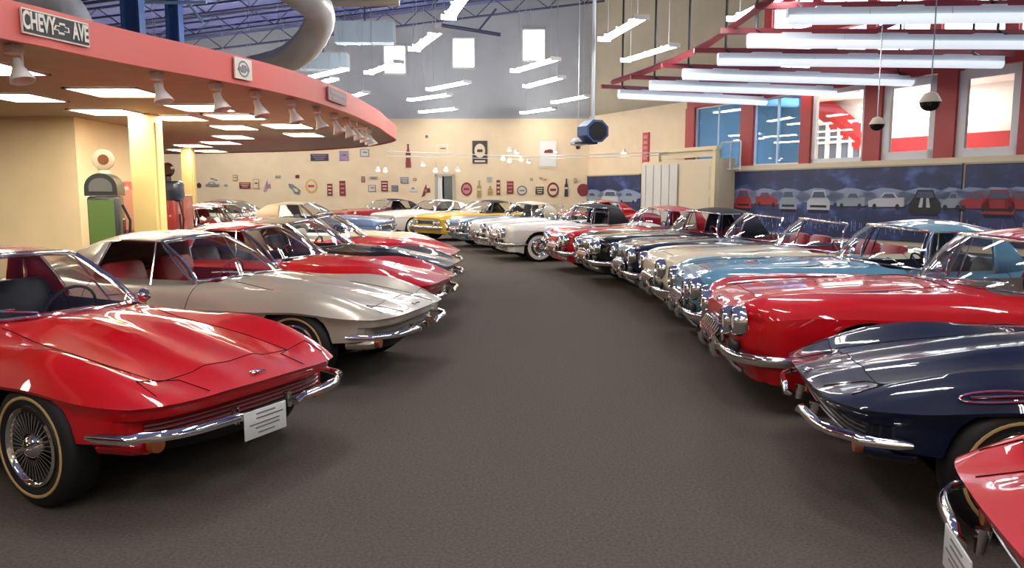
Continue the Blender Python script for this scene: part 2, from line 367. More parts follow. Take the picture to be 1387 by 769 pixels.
    for k in range(N):
        k2 = (k+1) % N; a, b = rows[K][k], rows[K][k2]
        a2 = Vector((a.x*.97, (abs(a.y)-min(abs(a.y), .22))*(1 if a.y > 0 else -1), a.z)); b2 = Vector((b.x*.97, (abs(b.y)-min(abs(b.y), .22))*(1 if b.y > 0 else -1), b.z))
        und.add([a, b, b2, a2], [(0, 1, 2, 3)])
    und.box((.08, 0, zU), (L*.78, S['w'][4][1]*2-.46, .02))
    und.build('underbody', DARK, root)
    def weld(mb, name, mats, sh=34):
        d = {}; vs = []; mp = []
        for p in mb.v:
            k = (round(p[0], 4), round(p[1], 4), round(p[2], 4))
            if k not in d: d[k] = len(vs); vs.append(p)
            mp.append(d[k])
        fs = []; ms = []
        for f, mi in zip(mb.f, mb.m):
            g = []
            for i in f:
                if mp[i] not in g: g.append(mp[i])
            if len(g) > 2: fs.append(tuple(g)); ms.append(mi)
        mb.v, mb.f, mb.m = vs, fs, ms
        return mb.build(name, mats, root, sharp=sh)
    e = .0016
    def seam(mb, path, w=.0035):
        mb.tube(path, w, 4, 1, cap=False)
    if lod == 0:
        h0, h1 = S['hood'][0], S['hood'][1]; xs = [x for x in XS if h0-1e-4 <= x <= h1+1e-4]; vs_ = [v for v in VS if abs(v) <= hv+1e-4]
        seam(hoodM, [P(x, hv) for x in xs]); seam(hoodM, [P(x, -hv) for x in xs]); seam(hoodM, [P(h0, v) for v in vs_])
        if face != 'c2': seam(hoodM, [P(h1, v) for v in vs_])
        for s in (1, -1):
            for xd in S['door']:
                kk = [k for k in range(N) if abs(XS[ring[k][0]]-xd) < 1e-3 and ring[k][1] == (m-1 if s > 0 else 0)][0]
                path = [P(xd, s*v) for v in V0 if v >= cv]+[rows[t][kk] for t in range(1, K-2)]
                seam(doorM[s], path)
            dm = doorM[s]; ky = lambda x, z: s*(wf(x)-gs(zcf(x)-z))
            xh = S['door'][1]-.16; dm.tube([(xh-OFF, ky(xh, zcf(xh)-.04)+s*.004, zcf(xh)-.045), (xh-.06-OFF, ky(xh, .6)+s*.03, zcf(xh)-.04), (xh-.12-OFF, ky(xh, .6)+s*.004, zcf(xh)-.045)], .01, 6, 2)
    weld(bodyM, 'body', [body]); weld(hoodM, 'hood', [body, SEAM]); weld(trunkM, 'rear_deck', [body])
    for s in (1, -1): weld(doorM[s], 'door', [body, SEAM, CHROME])
    def FX(y, z, out=0.0):      # x of the front face at a sideways offset y and height z
        v = min(1, abs(y)/wf(0)); x0 = S['bowF'](v); return x0-OFF+gf(max(0, zcf(0)-z))-out
    def SY(x, z, out=0.0): return wf(x)-gs(max(0, zcf(x)-z))+out
    # interior
    it = MB(); c0, c1, cvv = S['cock']; zf = .34; yw = wf(2.4)*cvv
    ed = [P(x, cvv) for x in XS if c0-1e-4 <= x <= c1+1e-4]; ed2 = [P(x, -cvv) for x in XS if c0-1e-4 <= x <= c1+1e-4]
    for E_ in (ed, ed2):
        it.grid([E_, [Vector((p.x, p.y*.96, zf)) for p in E_]])
    Fv = [P(c0, v) for v in VS if abs(v) <= cvv+1e-4]; Bv = [P(c1, v) for v in VS if abs(v) <= cvv+1e-4]
    for E_ in (Fv, Bv): it.grid([E_, [Vector((p.x, p.y*.96, zf)) for p in E_]])
    it.box(((c0+c1)/2-OFF, 0, zf), (c1-c0, yw*1.95, .02))
    it.box(((c0+c1)/2+.1-OFF, 0, .45), (c1-c0-.3, .2, .2))
    it.build('cabin_tub', interior, root)
    dx, dz = S['dash']; d = MB(); d.rbox((dx-OFF+.04, 0, dz-.08), (.26, yw*1.9, .16), .05); d.build('dashboard', interior if interior is not WHTINT else BLKINT, root)
    sx = dx+.72
    for s in (1, -1):
        q = MB(); q.rbox((sx-OFF, s*.36, .46), (.52, .50, .16), .05); q.rbox((sx+.27-OFF, s*.36, .72), (.15, .50, .56), .06, M=Matrix.Rotation(.28, 3, 'Y'))
        if lod == 0:
            for kk in range(5): q.tube([(sx+.15+.0-OFF, s*.36-.16+.08*kk, .54), (sx-.2-OFF, s*.36-.16+.08*kk, .548)], .012, 6)
        q.build('seat', interior, root)
    if face == 's60':
        q = MB(); q.rbox((3.25-OFF, 0, .55), (.4, 1.2, .3), .06); q.rbox((3.42-OFF, 0, .74), (.14, 1.2, .4), .05); q.build('rear_seat', interior, root)
    q = MB(); Mw = Matrix.Rotation(math.radians(68), 3, 'Y'); ctr = Vector((dx+.36-OFF, -.36, dz-.0))
    q.tube([ctr+Mw @ Vector((.19*math.cos(2*PI*k/24), .19*math.sin(2*PI*k/24), 0)) for k in range(24)], .011, 6, closed=True)
    for k in range(3): q.tube([ctr, ctr+Mw @ Vector((.19*math.cos(2*PI*k/3+.5), .19*math.sin(2*PI*k/3+.5), 0))], .008, 5, 1)
    q.tube([ctr, (dx-OFF, -.36, dz-.14)], .02, 8); q.build('steering_wheel', [BLKINT if interior is not REDINT else REDINT, CHROME], root)
    # windshield
    W = S['ws']; am = W['am']
    def arc(c, e_, t):
        a = t*am; y = e_[1]*math.sin(a)/math.sin(am); k = (1-math.cos(a))/(1-math.cos(am))
        return Vector((c[0]+(e_[0]-c[0])*k-OFF, y, c[1]+(e_[2]-c[1])*k))
    nt_ = 16; TT = [-1+2*i/nt_ for i in range(nt_+1)]
    B = [arc(W['bc'], W['be'], t) for t in TT]; T = [arc(W['tc'], W['te'], t) for t in TT]
    # wrap: lean the lower glass onto the cowl
    B = [Vector((p.x, p.y, max(p.z, topz(p.x+OFF, p.y/wf(p.x+OFF))-.004))) for p in B]
    def mid(a, b, s): return a*(1-s)+b*s+Vector((-.035*math.sin(PI*s), 0, .01*math.sin(PI*s)))
    g = MB(); g.grid([[mid(B[i], T[i], s) for i in range(nt_+1)] for s in (0, .25, .5, .75, 1)])
    ws = g.build('windshield', GLASS, root)
    fr = MB(); rad = .016 if face == 'c2' else .013
    fr.tube(B, (rad*.8, rad), 8); fr.tube(T, (rad*1.3, rad), 8)
    for i in (0, nt_): fr.tube([mid(B[i], T[i], s) for s in (0, .25, .5, .75, 1)], rad*1.15, 8)
    fr.build('windshield_frame', CHROME, root)
    if lod == 0:
        for s in (-.3, .3):
            wp = MB()
            a = Vector((W['bc'][0]-.03-OFF, s*1.0, W['bc'][1]+.012)); b = arc(W['bc'], W['be'], s*2.2)+Vector((.03, 0, .055)); wp.tube([a, a+Vector((.02, 0, .02)), b], .006, 6)
            wp.tube([b+Vector((-.01, -.12, -.005)), b+Vector((.01, .15, .01))], .005, 5)
            wp.build('wiper', CHROME, root)
        mr = MB(); mx = W['be'][0]+.08; my = -SY(mx, .86)+.07; zz = topz(mx, my/wf(mx)); mr.tube([(mx-OFF, my, zz-.01), (mx-OFF, my, zz+.07)], .008, 6)
        mr.lathe([(0, -.03), (.03, -.025), (.052, .01), (.055, .02), (.05, .022), (0, .02)], c=(mx-OFF, my, zz+.115), axis='X', n=16); mr.build('side_mirror', CHROME, root)
    if roof:
        Rf = ROOFS[roof]; rm = roofmat or body
        def line(tab, u):
            nn = len(tab)-1; fs_ = [pchip([(i/nn, t[c]) for i, t in enumerate(tab)]) for c in range(len(tab[0]))]
            return [f(u) for f in fs_]
        NU = 14; US = [i/NU for i in range(NU+1)]
        rail = lambda u: Vector((lambda q: (q[0]-OFF, q[1], q[2]))(line(Rf['rail'], u)))
        belt = lambda u: Vector((lambda q: (q[0]-OFF, q[1], q[2]))(line(Rf['belt'], u)))
        g = MB(); rowsR = []; VV = [-1, -.97, -.9, -.8, -.6, -.4, -.2, 0, .2, .4, .6, .8, .9, .97, 1]
        for u in US:
            r_ = rail(u); mm = line(Rf['mid'], u); row = []
            for v in VV:
                a = abs(v); sh = a*am; kx = (1-math.cos(sh))/(1-math.cos(am)) if u < .15 else a*a; kz = a**2.6
                row.append(Vector((mm[0]-OFF+(r_.x-mm[0]+OFF)*kx, r_.y*v, mm[1]+(r_.z-mm[1])*kz)))
            rowsR.append(row)
        g.grid(rowsR)
        for s in (1, -1):
            for (t0, t1, b0, b1, kind) in Rf['cells']:
                if kind != 'body': continue
                rr_ = []
                for i in range(9):
                    k = i/8; a = rail(t0+(t1-t0)*k); b = belt(b0+(b1-b0)*k)
                    a = Vector((a.x, a.y*s, a.z)); b = Vector((b.x, b.y*s, b.z-.02)); rr_.append([a, a*.5+b*.5+Vector((0, s*.02, 0)), b])
                g.grid(rr_)
        if 'rear' in Rf:
            rx, rz = Rf['rear']; bl = belt(1); bot = []
            for v in VV: bot.append(Vector((bl.x+(rx-OFF-bl.x)*(1-v*v), bl.y*v, rz+(bl.z-rz)*v*v-.01)))
            gl = MB(); top = rowsR[-1]
            gl.grid([[top[i]*(1-k)+bot[i]*k for i in range(3, len(VV)-3)] for k in (0, .5, 1)]); gl.build('rear_window', GLASS, root)
            for sl in (slice(0, 4), slice(len(VV)-4, len(VV))): g.grid([top[sl], bot[sl]])
        ro = weld(g, 'roof', [rm], 40); md = ro.modifiers.new('thickness', 'SOLIDIFY'); md.thickness = .014; md.offset = 0
        for s in (1, -1):
            for (t0, t1, b0, b1, kind) in Rf['cells']:
                if kind != 'glass': continue
                sg = MB(); rr_ = []
                for i in range(9):
                    k = i/8; a = rail(t0+(t1-t0)*k); b = belt(b0+(b1-b0)*k); a = Vector((a.x, a.y*s, a.z-.005)); b = Vector((b.x, b.y*s, b.z-.02))
                    rr_.append([a, a*.5+b*.5+Vector((0, s*.012, 0)), b])
                sg.grid(rr_); w_ = sg.build('side_window', GLASS, root)
                f2 = MB(); f2.tube([r[0] for r in rr_], .009, 6); f2.tube(rr_[-1], .010, 6); f2.tube(rr_[0], .012, 6)
                k = Rf['vent']; a = rail(t0+(t1-t0)*.10); b = belt(b0+(b1-b0)*k*1.4)
                f2.tube([(a.x, a.y*s, a.z), (b.x, b.y*s, b.z-.02)], .008, 6); f2.build('window_frame', CHROME, w_)
    # wheels
    for xw in (S['xf'], S['xr']):
        for s in (1, -1): make_wheel(root, S, xw, s, wheel, lod)
    # bumpers and face
    def bumper(seq, name='bumper'):
        q = MB(); q.tube([Vector(a) for a, r in seq], [r for a, r in seq], 10); return q.build(name, CHROME, root)
    if face == 'c2':
        for s in (1, -1):
            seq = []
            for i in range(15):
                k = i/14; y = .19+.60*min(1, k/.72); zz = .465
                if k < .72: v = y/wf(0); x = FX(y, .47)-gf(zcf(0)-.47)-.035
                else:
                    t = (k-.72)/.28; x = FX(.79, .47)-gf(zcf(0)-.47)-.035+.02+.20*t; y = .79+.055*t
                hgt = .027 if 0 < k < .9 else (.014 if k >= .95 else .025)
                if i == 0: seq.append(((x+.03, s*(y-.005), zz-.035), (.012, .01)))
                seq.append(((x, s*y, zz-(.02 if i == 0 else 0)), (hgt, .016)))
            bumper(seq)
            q = MB(); q.tube([(FX(.2, .42)-.1, s*.20, .49), (FX(.2, .42)-.11, s*.20, .40)], [(.03, .02), (.018, .015)], 8); q.build('bumper_guard', CHROME, root)
            ts = MB(); ts.lathe([(.0, -.03), (.04, -.025), (.045, 0), (.045, .10)], c=(FX(.60, .36)-.03, s*.60, .385), axis='X', n=16); o_ = ts.build('turn_signal', AMBER, root)
            pd = MB(); pd.tube([(FX(.60, .36)+.22, s*.66, .385), (FX(.60, .36)+.06, s*.62, .385), (FX(.60, .36)-.0, s*.60, .385)], [(.06, .12), (.058, .11), (.05, .085)], 12); pd.build('signal_pod', body, root)
        # grille
        gr = MB(); gr.grid([[Vector((FX(.66*v, .47)+.012-.03*0, .66*v, z)) for v in [i/10 for i in range(-10, 11)]] for z in (.51, .395)], 1)
        for z in (.415, .44, .465, .49):
            gr.tube([Vector((FX(.64*v, .47)-.02, .64*v, z)) for v in [i/10 for i in range(-10, 11)]], .006, 5, 0)
        gr.build('grille', [DCHROME, BLACK], root)
        # lower valance in body colour, corner pods
        vl = MB(); vl.grid([[Vector((FX(.50*v, .30)+d_+.10*v*v, .42*v, z)) for v in [i/10 for i in range(-10, 11)]] for z, d_ in ((.40, .03), (.36, .01), (.31, .04), (.26, .10))]); vl.build('lower_valance', BLACK, root)
        # closed headlight doors: thin seams with trim
        if lod == 0:
            for s in (1, -1):
                hd = MB(); hd.tube([P(.05, s*.47)+Vector((0, 0, e)), P(.26, s*.47)+Vector((0, 0, e)), P(.27, s*.76)+Vector((0, 0, e)), P(.10, s*.80)+Vector((0, 0, e))], .003, 4)
                hd.build('headlight_door', SEAM, root)
            if 'noemblem' not in extra: em = MB(); c_ = P(.10 if 'flag' not in extra else .05, 0)+Vector((0, 0, .008)); em.lathe([(.0, .006), (.025, .004), (.03, 0)], c=c_, n=16); em.tube([c_+Vector((-.03, -.05, 0)), c_, c_+Vector((-.03, .05, 0))], .006, 6); em.build('nose_emblem', CHROME, root)
            for s in (1, -1):      # crossed-flag / louvre badge on the fender
                fe = MB(); x0 = .72; z0 = .70 if 'flag' in extra else .0
                if 'flag' in extra:
                    zt = lambda x, v: P(x, s*v)
                    pth = [zt(x0+.17*math.cos(2*PI*k/20), .955+.018*math.sin(2*PI*k/20)*1) + Vector((0, s*.010, .010)) for k in range(20)]
                    fe.tube(pth, .005, 6, closed=True); fe.tube([zt(x0-.12, .955)+Vector((0, s*.011, .011)), zt(x0+.1, .955)+Vector((0, s*.011, .011))], .006, 6)
                    fe.build('fender_badge', CHROME, root)
                else:
                    fe.box((1.32-OFF, s*(SY(1.32, .58)+.003), .595), (.15, .006, .02)); fe.build('fender_script', DCHROME, root)
        if 'plate' in extra:
            pl = MB(); xx = -OFF-.055; py_ = .085; Mp = Matrix.Rotation(0, 3, 'Y')
            pl.rbox((xx, py_, .405), (.008, .31, .155), .0035)
            for kk, (yy, zz, ww) in enumerate([(0, .055, .14), (-.03, .03, .2), (.01, .0, .22), (-.01, -.022, .18), (0, -.05, .12)]):
                pl.box((xx-.005, py_+yy, .405+zz), (.002, ww, .008), 1)
            pl.build('license_plate', [PLATE, PLATEINK], root)
    elif face in ('c1', 'c1old'):
        quad = face == 'c1'
        for s in (1, -1):
            for yy, zz in (((.47, .665), (.665, .69)) if quad else ((.62, .70),)):
                hl = MB(); r = .088 if quad else .10; xx = FX(yy, zz)-.02
                hl.lathe([(r+.03, .06), (r+.026, .0), (r+.006, -.035), (r-.008, -.02)], c=(xx, s*yy, zz), axis='X', n=24)
                o = hl.build('headlight_bezel', CHROME, root)
                h2 = MB(); h2.lathe([(0, -.03), (r*.5, -.026), (r*.85, -.012), (r, .002)], c=(xx, s*yy, zz), axis='X', n=24); h2.build('headlight_lens', LAMPGLASS, o)
        # grille opening, oval with teeth
        gr = MB(); gw = .38; gz = .52; gh = .105
        oval = [(gw*math.copysign(abs(math.cos(q))**.7, math.cos(q)), gz+gh*math.copysign(abs(math.sin(q))**.8, math.sin(q))) for q in [2*PI*k/36 for k in range(36)]]
        gr.add([Vector((FX(y, z)-.012, y, z)) for y, z in oval]+[Vector((FX(0, gz)-.01, 0, gz))], [(k, (k+1) % 36, 36) for k in range(36)], 1)
        gr.tube([Vector((FX(y, z)-.02, y, z)) for y, z in oval], .017, 8, 0, closed=True)
        for k in range(9):
            y = -.30+.075*k; gr.tube([(FX(y, gz)-.02, y, gz+gh*.85), (FX(y, gz)-.07, y, gz), (FX(y, gz)-.02, y, gz-gh*.85)], [.010, .018, .010], 8, 0)
        gr.build('grille', [CHROME, BLACK], root)
        for s in (1, -1):
            # side intake and wrap bumper
            itk = MB(); itk.rbox((FX(.62, .5)-.0, s*.60, .50), (.05, .22, .09), .022); itk.build('side_scoop', BLACK, root)
            seq = []
            for i in range(15):
                k = i/14
                if k < .6: y = .20+.60*k/.6; x = FX(y, .42)-.075+gf(0)*0
                else:
                    t = (k-.6)/.4; q = t*PI/2; x = FX(.80, .42)-.075+.10*(1-math.cos(q))+.36*t*t; y = .80+.125*math.sin(q)
                seq.append(((x, s*y, .425), ((.04 if k < .95 else .02), .02)))
            bumper(seq)
            q = MB(); gx = FX(.26, .42)-.10; q.tube([(gx+.04, s*.26, .52), (gx, s*.26, .50), (gx-.015, s*.26, .43), (gx, s*.26, .36), (gx+.04, s*.26, .34)], [(.015, .02), (.032, .03), (.036, .03), (.03, .028), (.015, .02)], 10); q.build('bumper_guard', CHROME, root)
            q = MB(); q.tube([(FX(.38+.1*k, .33)-.05, s*(.3+.13*k), .345-.01*k) for k in range(4)], (.022, .015), 8); q.build('lower_bar', CHROME, root)
            # side cove with bright outline
            if lod == 0 or cove:
                cvp = [(1.36, .62), (1.45, .715), (1.8, .735), (2.4, .69), (3.0, .60), (3.05, .585), (2.6, .50), (1.9, .42), (1.45, .38), (1.34, .45)]
                yy = lambda x, z, o: Vector((x-OFF, s*SY(x, z, o), z))
                cm = MB(); cen = (1.9, .57)
                cm.add([yy(x, z, .004) for x, z in cvp]+[yy(*cen, .004)], [((k, (k+1) % 10, 10) if s > 0 else ((k+1) % 10, k, 10)) for k in range(10)])
                cm.build('cove_panel', cove or body, root)
                tr = MB(); tr.tube([yy(x, z, .006) for x, z in cvp], .007, 6, closed=True); tr.build('cove_trim', CHROME, root)
        if lod == 0:
            em = MB(); em.lathe([(0, .01), (.03, .006), (.034, -.02)], c=P(.02, 0)+Vector((-.01, 0, 0)), axis='X', n=16, flip=-1); em.build('nose_emblem', CHROME, root)
            for s in (1, -1): tr = MB(); tr.tube([P(.16+.1*k, s*(.60+.0*k))+Vector((0, 0, .004)) for k in range(11)], [(.004, .006)]*11, 6); tr.build('hood_strip', CHROME, root)
    else:
        gr = MB(); gr.grid([[Vector((FX(.80*v, .64)-.004, .80*v, z)) for v in [i/6 for i in range(-6, 7)]] for z in (.70, .53)], 1)
        for z in (.56, .60, .64, .68): gr.tube([Vector((FX(.5*v, z)-.015, .5*v, z)) for v in [i/6 for i in range(-6, 7)]], .006, 5, 0)
        gr.tube([Vector((FX(.82*v, .71)-.02, .82*v, .705)) for v in [i/6 for i in range(-6, 7)]], .012, 6, 0)
        gr.build('grille', [CHROME, BLACK], root)
        for s in (1, -1):
            for yy in (.56, .74):
                hl = MB(); hl.lathe([(.10, .03), (.098, 0), (.08, -.02)], c=(FX(yy, .62)-.02, s*yy, .617), axis='X', n=16); o = hl.build('headlight_bezel', CHROME, root)
                h2 = MB(); h2.lathe([(0, -.022), (.05, -.018), (.082, 0)], c=(FX(yy, .62)-.02, s*yy, .617), axis='X', n=16); h2.build('headlight_lens', LAMPGLASS, o)
        seq = [((FX(.9*v, .46)-.07+.10*max(0, abs(v)-.85)*6, .93*v, .46), (.055 if abs(v) < .99 else .03, .03)) for v in [-1, -.95, -.85, -.6, -.3, 0, .3, .6, .85, .95, 1]]
        bumper(seq)
        if 'stripes' in extra:
            sp = MB()
            for s in (1, -1):
                xs = [x for x in XS if .1 < x < 1.5]; sp.grid([[P(x, s*.14)+Vector((0, 0, .003)), P(x, s*.30)+Vector((0, 0, .003))] for x in xs])
            sp.build('hood_stripe', BLK, root)
        tr = MB()
        for s in (1, -1): tr.tube([Vector((x-OFF, s*SY(x, .70, .004), .70)) for x in (.15, .6, 1.5, 2.5, 3.5, 4.6)], .007, 6)
        tr.build('side_trim', CHROME, root)
    return root
# ------------------------------------------------------------------ the cars
GL, GR, GB = 'cars in the left row', 'cars in the right row', 'cars parked at the back of the hall'
make_car('sports_car', 'red hardtop sports car in the left front corner with finned wheel and white license plate', GL, (-1.37, 4.22), -27, C2, RED, 'c2_hard', RED, BLKINT, 'fins', 0, extra=('plate', 'scoop'))
make_car('sports_car', 'silver fastback coupe with red seats, second in the left row', GL, (-.80, 6.95), -15, C2, SILVER, 'c2_coupe', None, REDINT, 'fins', 0)
make_car('sports_car', 'red fastback coupe between the silver coupe and the black car with canvas top', GL, (-.78, 9.25), -9, C2, RED, 'c2_coupe', None, BLKINT, 'fins', 1)
make_car('sports_car', 'black sports car with a grey olive canvas top, fourth in the left row', GL, (-.82, 11.35), -6, C2, BLK, 'c2_soft', TOPTAN, BLKINT, 'fins', 1)
make_car('sports_car', 'red open sports car just behind the black one in the left row', GL, (-.95, 13.45), -4, C2, RED, None, None, WHTINT, 'fins', 1)
make_car('sports_car', 'cream sports car mostly hidden behind the red open one', GL, (-1.5, 15.6), -4, C2, CREAM, None, None, BLKINT, 'fins', 1)
make_car('sports_car', 'bottom right red sports car nose with chrome bumper', GR, (1.54, 2.38), 164, C2, RED, 'c2_coupe', None, BLKINT, 'fins', 0, extra=('plate', 'noemblem'))
make_car('sports_car', 'dark navy sports car with pointed nose and chrome flag badge', GR, (1.68, 4.40), 170, C2, NAVY, None, None, BLKINT, 'fins', 0, extra=('flag',))
make_car('roadster', 'bright red roadster with large round fender and tall windshield beside the navy car', GR, (1.72, 6.38), 176, C1, RED, 'c1_hard', RED, WHTINT, 'whitewall', 0)
make_car('roadster', 'light blue roadster with light blue hardtop', GR, (1.84, 8.32), 177, C1, LBLUE, 'c1_hard', None, BLKINT, 'whitewall', 0)
make_car('roadster', 'cream open roadster with red seats next to the light blue one', GR, (1.84, 10.2), 180, C1, CREAM, None, None, REDINT, 'whitewall', 0, face='c1old')
make_car('roadster', 'dark navy open roadster behind the cream one', GR, (1.72, 12.1), 184, C1, NAVY, None, None, REDINT, 'whitewall', 1, face='c1old')
make_car('roadster', 'black roadster with raised black canvas top', GR, (1.33, 14.05), 190, C1, BLK, 'c1_soft', TOPBLK, REDINT, 'whitewall', 1)
make_car('roadster', 'red roadster with red hardtop beyond the black one', GR, (.88, 16.1), 194, C1, RED, 'c1_hard', None, WHTINT, 'whitewall', 1)
make_car('roadster', 'white roadster with black canvas top and whitewall front wheel in view', GR, (-.42, 18.9), 194, C1, WHITE, 'c1_soft', TOPBLK, BLKINT, 'whitewall', 1, cove=COVE)
make_car('roadster', 'white open roadster behind the one with the black top', GR, (-1.0, 21.1), 200, C1, WHITE, None, None, BLKINT, 'whitewall', 1, face='c1old')
make_car('roadster', 'steel blue roadster last before the yellow car', GR, (-1.75, 23.3), 205, C1, STBLUE, 'c1_soft', TOPCRM, BLKINT, 'whitewall', 1)
make_car('muscle_car', 'yellow muscle car with black roof and wide black grille', GB, (-3.0, 26.3), 218, S60, YELLOW, 's60', TOPBLK, BLKINT, 'whitewall', 1, face='s60')
make_car('muscle_car', 'white car with white roof behind the yellow muscle car', GB, (-5.0, 29.2), 222, S60, WHITE, 's60', WHITE, BLKINT, 'whitewall', 1, face='s60')
make_car('muscle_car', 'dark red car with black roof left of the white roofed car', GB, (-7.3, 31.5), 222, S60, DRED, 's60', TOPBLK, BLKINT, 'whitewall', 1, face='s60')
make_car('classic_convertible', 'pale blue and chrome convertible with raised cream top', GB, (-3.65, 22.6), -8, S60, PBLUE, 's60_soft', TOPCRM, BLUINT, 'whitewall', 1, face='s60')
make_car('classic_car', 'silver white car with dark roof left of the cream topped convertible', GB, (-7.4, 27.5), -6, S60, WHITE, 's60', GREY, BLKINT, 'whitewall', 1, face='s60')
make_car('classic_car', 'dark red hardtop car farthest left under the far wall', GB, (-8.6, 30.4), -8, S60, DRED, 's60', DRED, BLKINT, 'whitewall', 1, face='s60')
make_car('roadster', 'light blue roadster with red roof parked behind the near support column', GB, (-4.9, 18.1), -4, C1, LBLUE, 'c1_hard', RED, REDINT, 'whitewall', 1)
make_car('classic_car', 'red sedan with chrome windshield between the columns and the silver white car', GB, (-5.3, 20.6), -5, S60, RED, 's60', RED, WHTINT, 'whitewall', 1, face='s60')
make_car('classic_car', 'red roofed car by the left end of the short mural', GB, (.6, 26.5), 205, S60, RED, 's60', RED, BLKINT, 'whitewall', 1, face='s60')
# ------------------------------------------------------------------ room materials
M_FLOOR = mat('carpet', (.082, .068, .056), .92, noise=0, nscale=60, bump=.35, bscale=180, spec=.15, col2=(.125, .106, .088))
M_WALL = mat('beige_wall', (.80, .64, .42), .7, noise=.03, nscale=1.5)
M_UPPER = mat('upper_wall', (.43, .46, .49), .8, noise=.04, nscale=1)
M_DECK = mat('blue_deck', (.13, .15, .36), .6)
M_STEEL = mat('dark_steel', (.05, .06, .13), .5)
M_BLUE = mat('blue_steel', (.06, .15, .42), .45)
M_SALMON = mat('salmon_fascia', (.74, .16, .14), .5)
M_SOFF = mat('soffit_tan', (.36, .27, .19), .7, noise=.05, nscale=3)
M_COLM = mat('column_cream', (.78, .60, .26), .5)
M_REDFR = mat('red_frame', (.42, .035, .03), .45)
M_REDBEAM = mat('red_beam', (.22, .03, .045), .45)
M_WHITE = mat('white_paint', (.78, .78, .76), .5)
M_CREAMD = mat('cream_door', (.72, .62, .42), .5)
M_DUCT = mat('duct_metal', (.66, .68, .70), .4, .15)
M_DBLUE = mat('duct_blue_grey', (.36, .45, .52), .6)
E_TUBE = mat('lamp_tube', (.9, .9, .9), .5, emit=(1, .97, .91), es=30)
E_TROF = mat('troffer_lens', (.9, .9, .85), .5, emit=(1, .90, .70), es=10)
E_DAY = mat('daylight_pane', (.8, .8, .8), .5, emit=(.88, .95, 1), es=3.2)
E_GLINT = mat('glint_bulb', (.9, .9, .8), .5, emit=(1, .86, .6), es=25)  # glow that imitates warm reflections at the far end
E_STRIP = mat('strip_lens', (.9, .9, .9), .5, emit=(.80, .90, 1), es=.32)
WBLUE = glassmat('blue_window_glass', (.30, .50, .70))
M_MURAL = None
# ------------------------------------------------------------------ shell
WP0 = Vector((13.3, 20, 0)); WD = Vector((8.0-13.3, 30.0-20, 0)).normalized(); WN = Vector((-WD.y, WD.x, 0))   # towards the hall
if WN.x > 0: WN = -WN
def wpt(px, py, off=0): return at_plane(px, py, WP0+WN*off, WN)
def wz(s, z, off=0): p = WP0+WD*s+WN*off; return Vector((p.x, p.y, z))
def ws_of(px, py=250): return (wpt(px, py)-WP0).dot(WD)
fl = MB(); fl.box((0, 14, -.05), (60, 62, .1)); struct(fl.build('floor', M_FLOOR, smooth=False))
BY = 38.0
w = MB(); w.box((-8, BY+.15, 2.6), (30, .3, 5.2)); struct(w.build('wall_back', M_WALL, smooth=False))
w = MB(); w.box((-8, BY+.16, 10.2), (30, .3, 10)); struct(w.build('wall_back_upper', M_UPPER, smooth=False))
w = MB(); w.box((-22.2, 14, 7), (.3, 50, 14.5)); struct(w.build('wall_left', M_WALL, smooth=False))
w = MB(); w.box((-2, -11, 7), (50, .3, 14.5)); struct(w.build('wall_front', M_WALL, smooth=False))
zc_ = lambda x: 9.3+.12*(x+12.6)
d = MB()
d.add([(-23, -12, zc_(-23)), (24, -12, zc_(24)), (24, 39, zc_(24)), (-23, 39, zc_(-23))], [(0, 1, 2, 3)])
d.add([(-23, -12, zc_(-23)+.3), (24, -12, zc_(24)+.3), (24, 39, zc_(24)+.3), (-23, 39, zc_(-23)+.3)], [(3, 2, 1, 0)])
for k in range(40):     # deck ribs
    y = -10+1.25*k; d.add([(-23, y, zc_(-23)-.07), (24, y, zc_(24)-.07), (24, y+.5, zc_(24)-.07), (-23, y+.5, zc_(-23)-.07)], [(0, 1, 2, 3)])
struct(d.build('ceiling', M_DECK, smooth=False))
for k in range(11):     # open web joists running across
    y = 6+3.1*k; j = MB(); N = 26
    for zz in (-.15, -.85): j.tube([(-22, y, zc_(-22)+zz), (22, y, zc_(22)+zz)], .05, 4)
    for i in range(N):
        x0 = -22+44*i/N; x1 = x0+44/N/2; x2 = x0+44/N
        j.tube([(x0, y, zc_(x0)-.85), (x1, y, zc_(x1)-.15), (x2, y, zc_(x2)-.85)], .025, 4)
    struct(j.build('trim_%d' % (k+1), M_STEEL))
TRIM = 11
# right wall: lower solid, red framed openings, upper solid with clerestory band
s_end = -34.0; s_beg = (38.2-20)/WD.y
def wseg(mb, s0, s1, z0, z1, th=.22, off=0, mi=0):
    c = (wz(s0, (z0+z1)/2, off)+wz(s1, (z0+z1)/2, off))/2 - WN*th/2
    mb.box(c, (abs(s1-s0), th, z1-z0), mi, rz=math.atan2(WD.y, WD.x))
s_r0 = ws_of(929)
low = MB(); wseg(low, s_end, s_beg, 0, 2.46); struct(low.build('wall_right', M_WALL, smooth=False))
bl = MB(); wseg(bl, s_r0, s_beg, 2.46, 5.3); struct(bl.build('wall_right_far', M_WALL, smooth=False))
up = MB(); wseg(up, ws_of(1035, 60), s_beg, 5.3, 14); wseg(up, s_end, ws_of(1035, 60), 8.3, 14); struct(up.build('wall_right_upper', mat('olive_wall', (.42, .37, .26), .8, noise=.04, nscale=1), smooth=False))
ZS, ZT = 2.62, 5.0
frm = MB(); wseg(frm, s_end, s_r0, ZT, 5.5, .3, .05); wseg(frm, s_end, s_r0, 2.46, ZS, .3, .05, 1)
posts = [(929, 941), (1003, 1020), (1084, 1098), (1170, 1193), (1266, 1293), (1379, 1412)]
for a, b in posts: wseg(frm, ws_of(a, 190), ws_of(b, 190), ZS, ZT, .3, .05)
for k in range(6): wseg(frm, -4.6-3.4*k, -5.1-3.4*k, ZS, ZT, .3, .05)
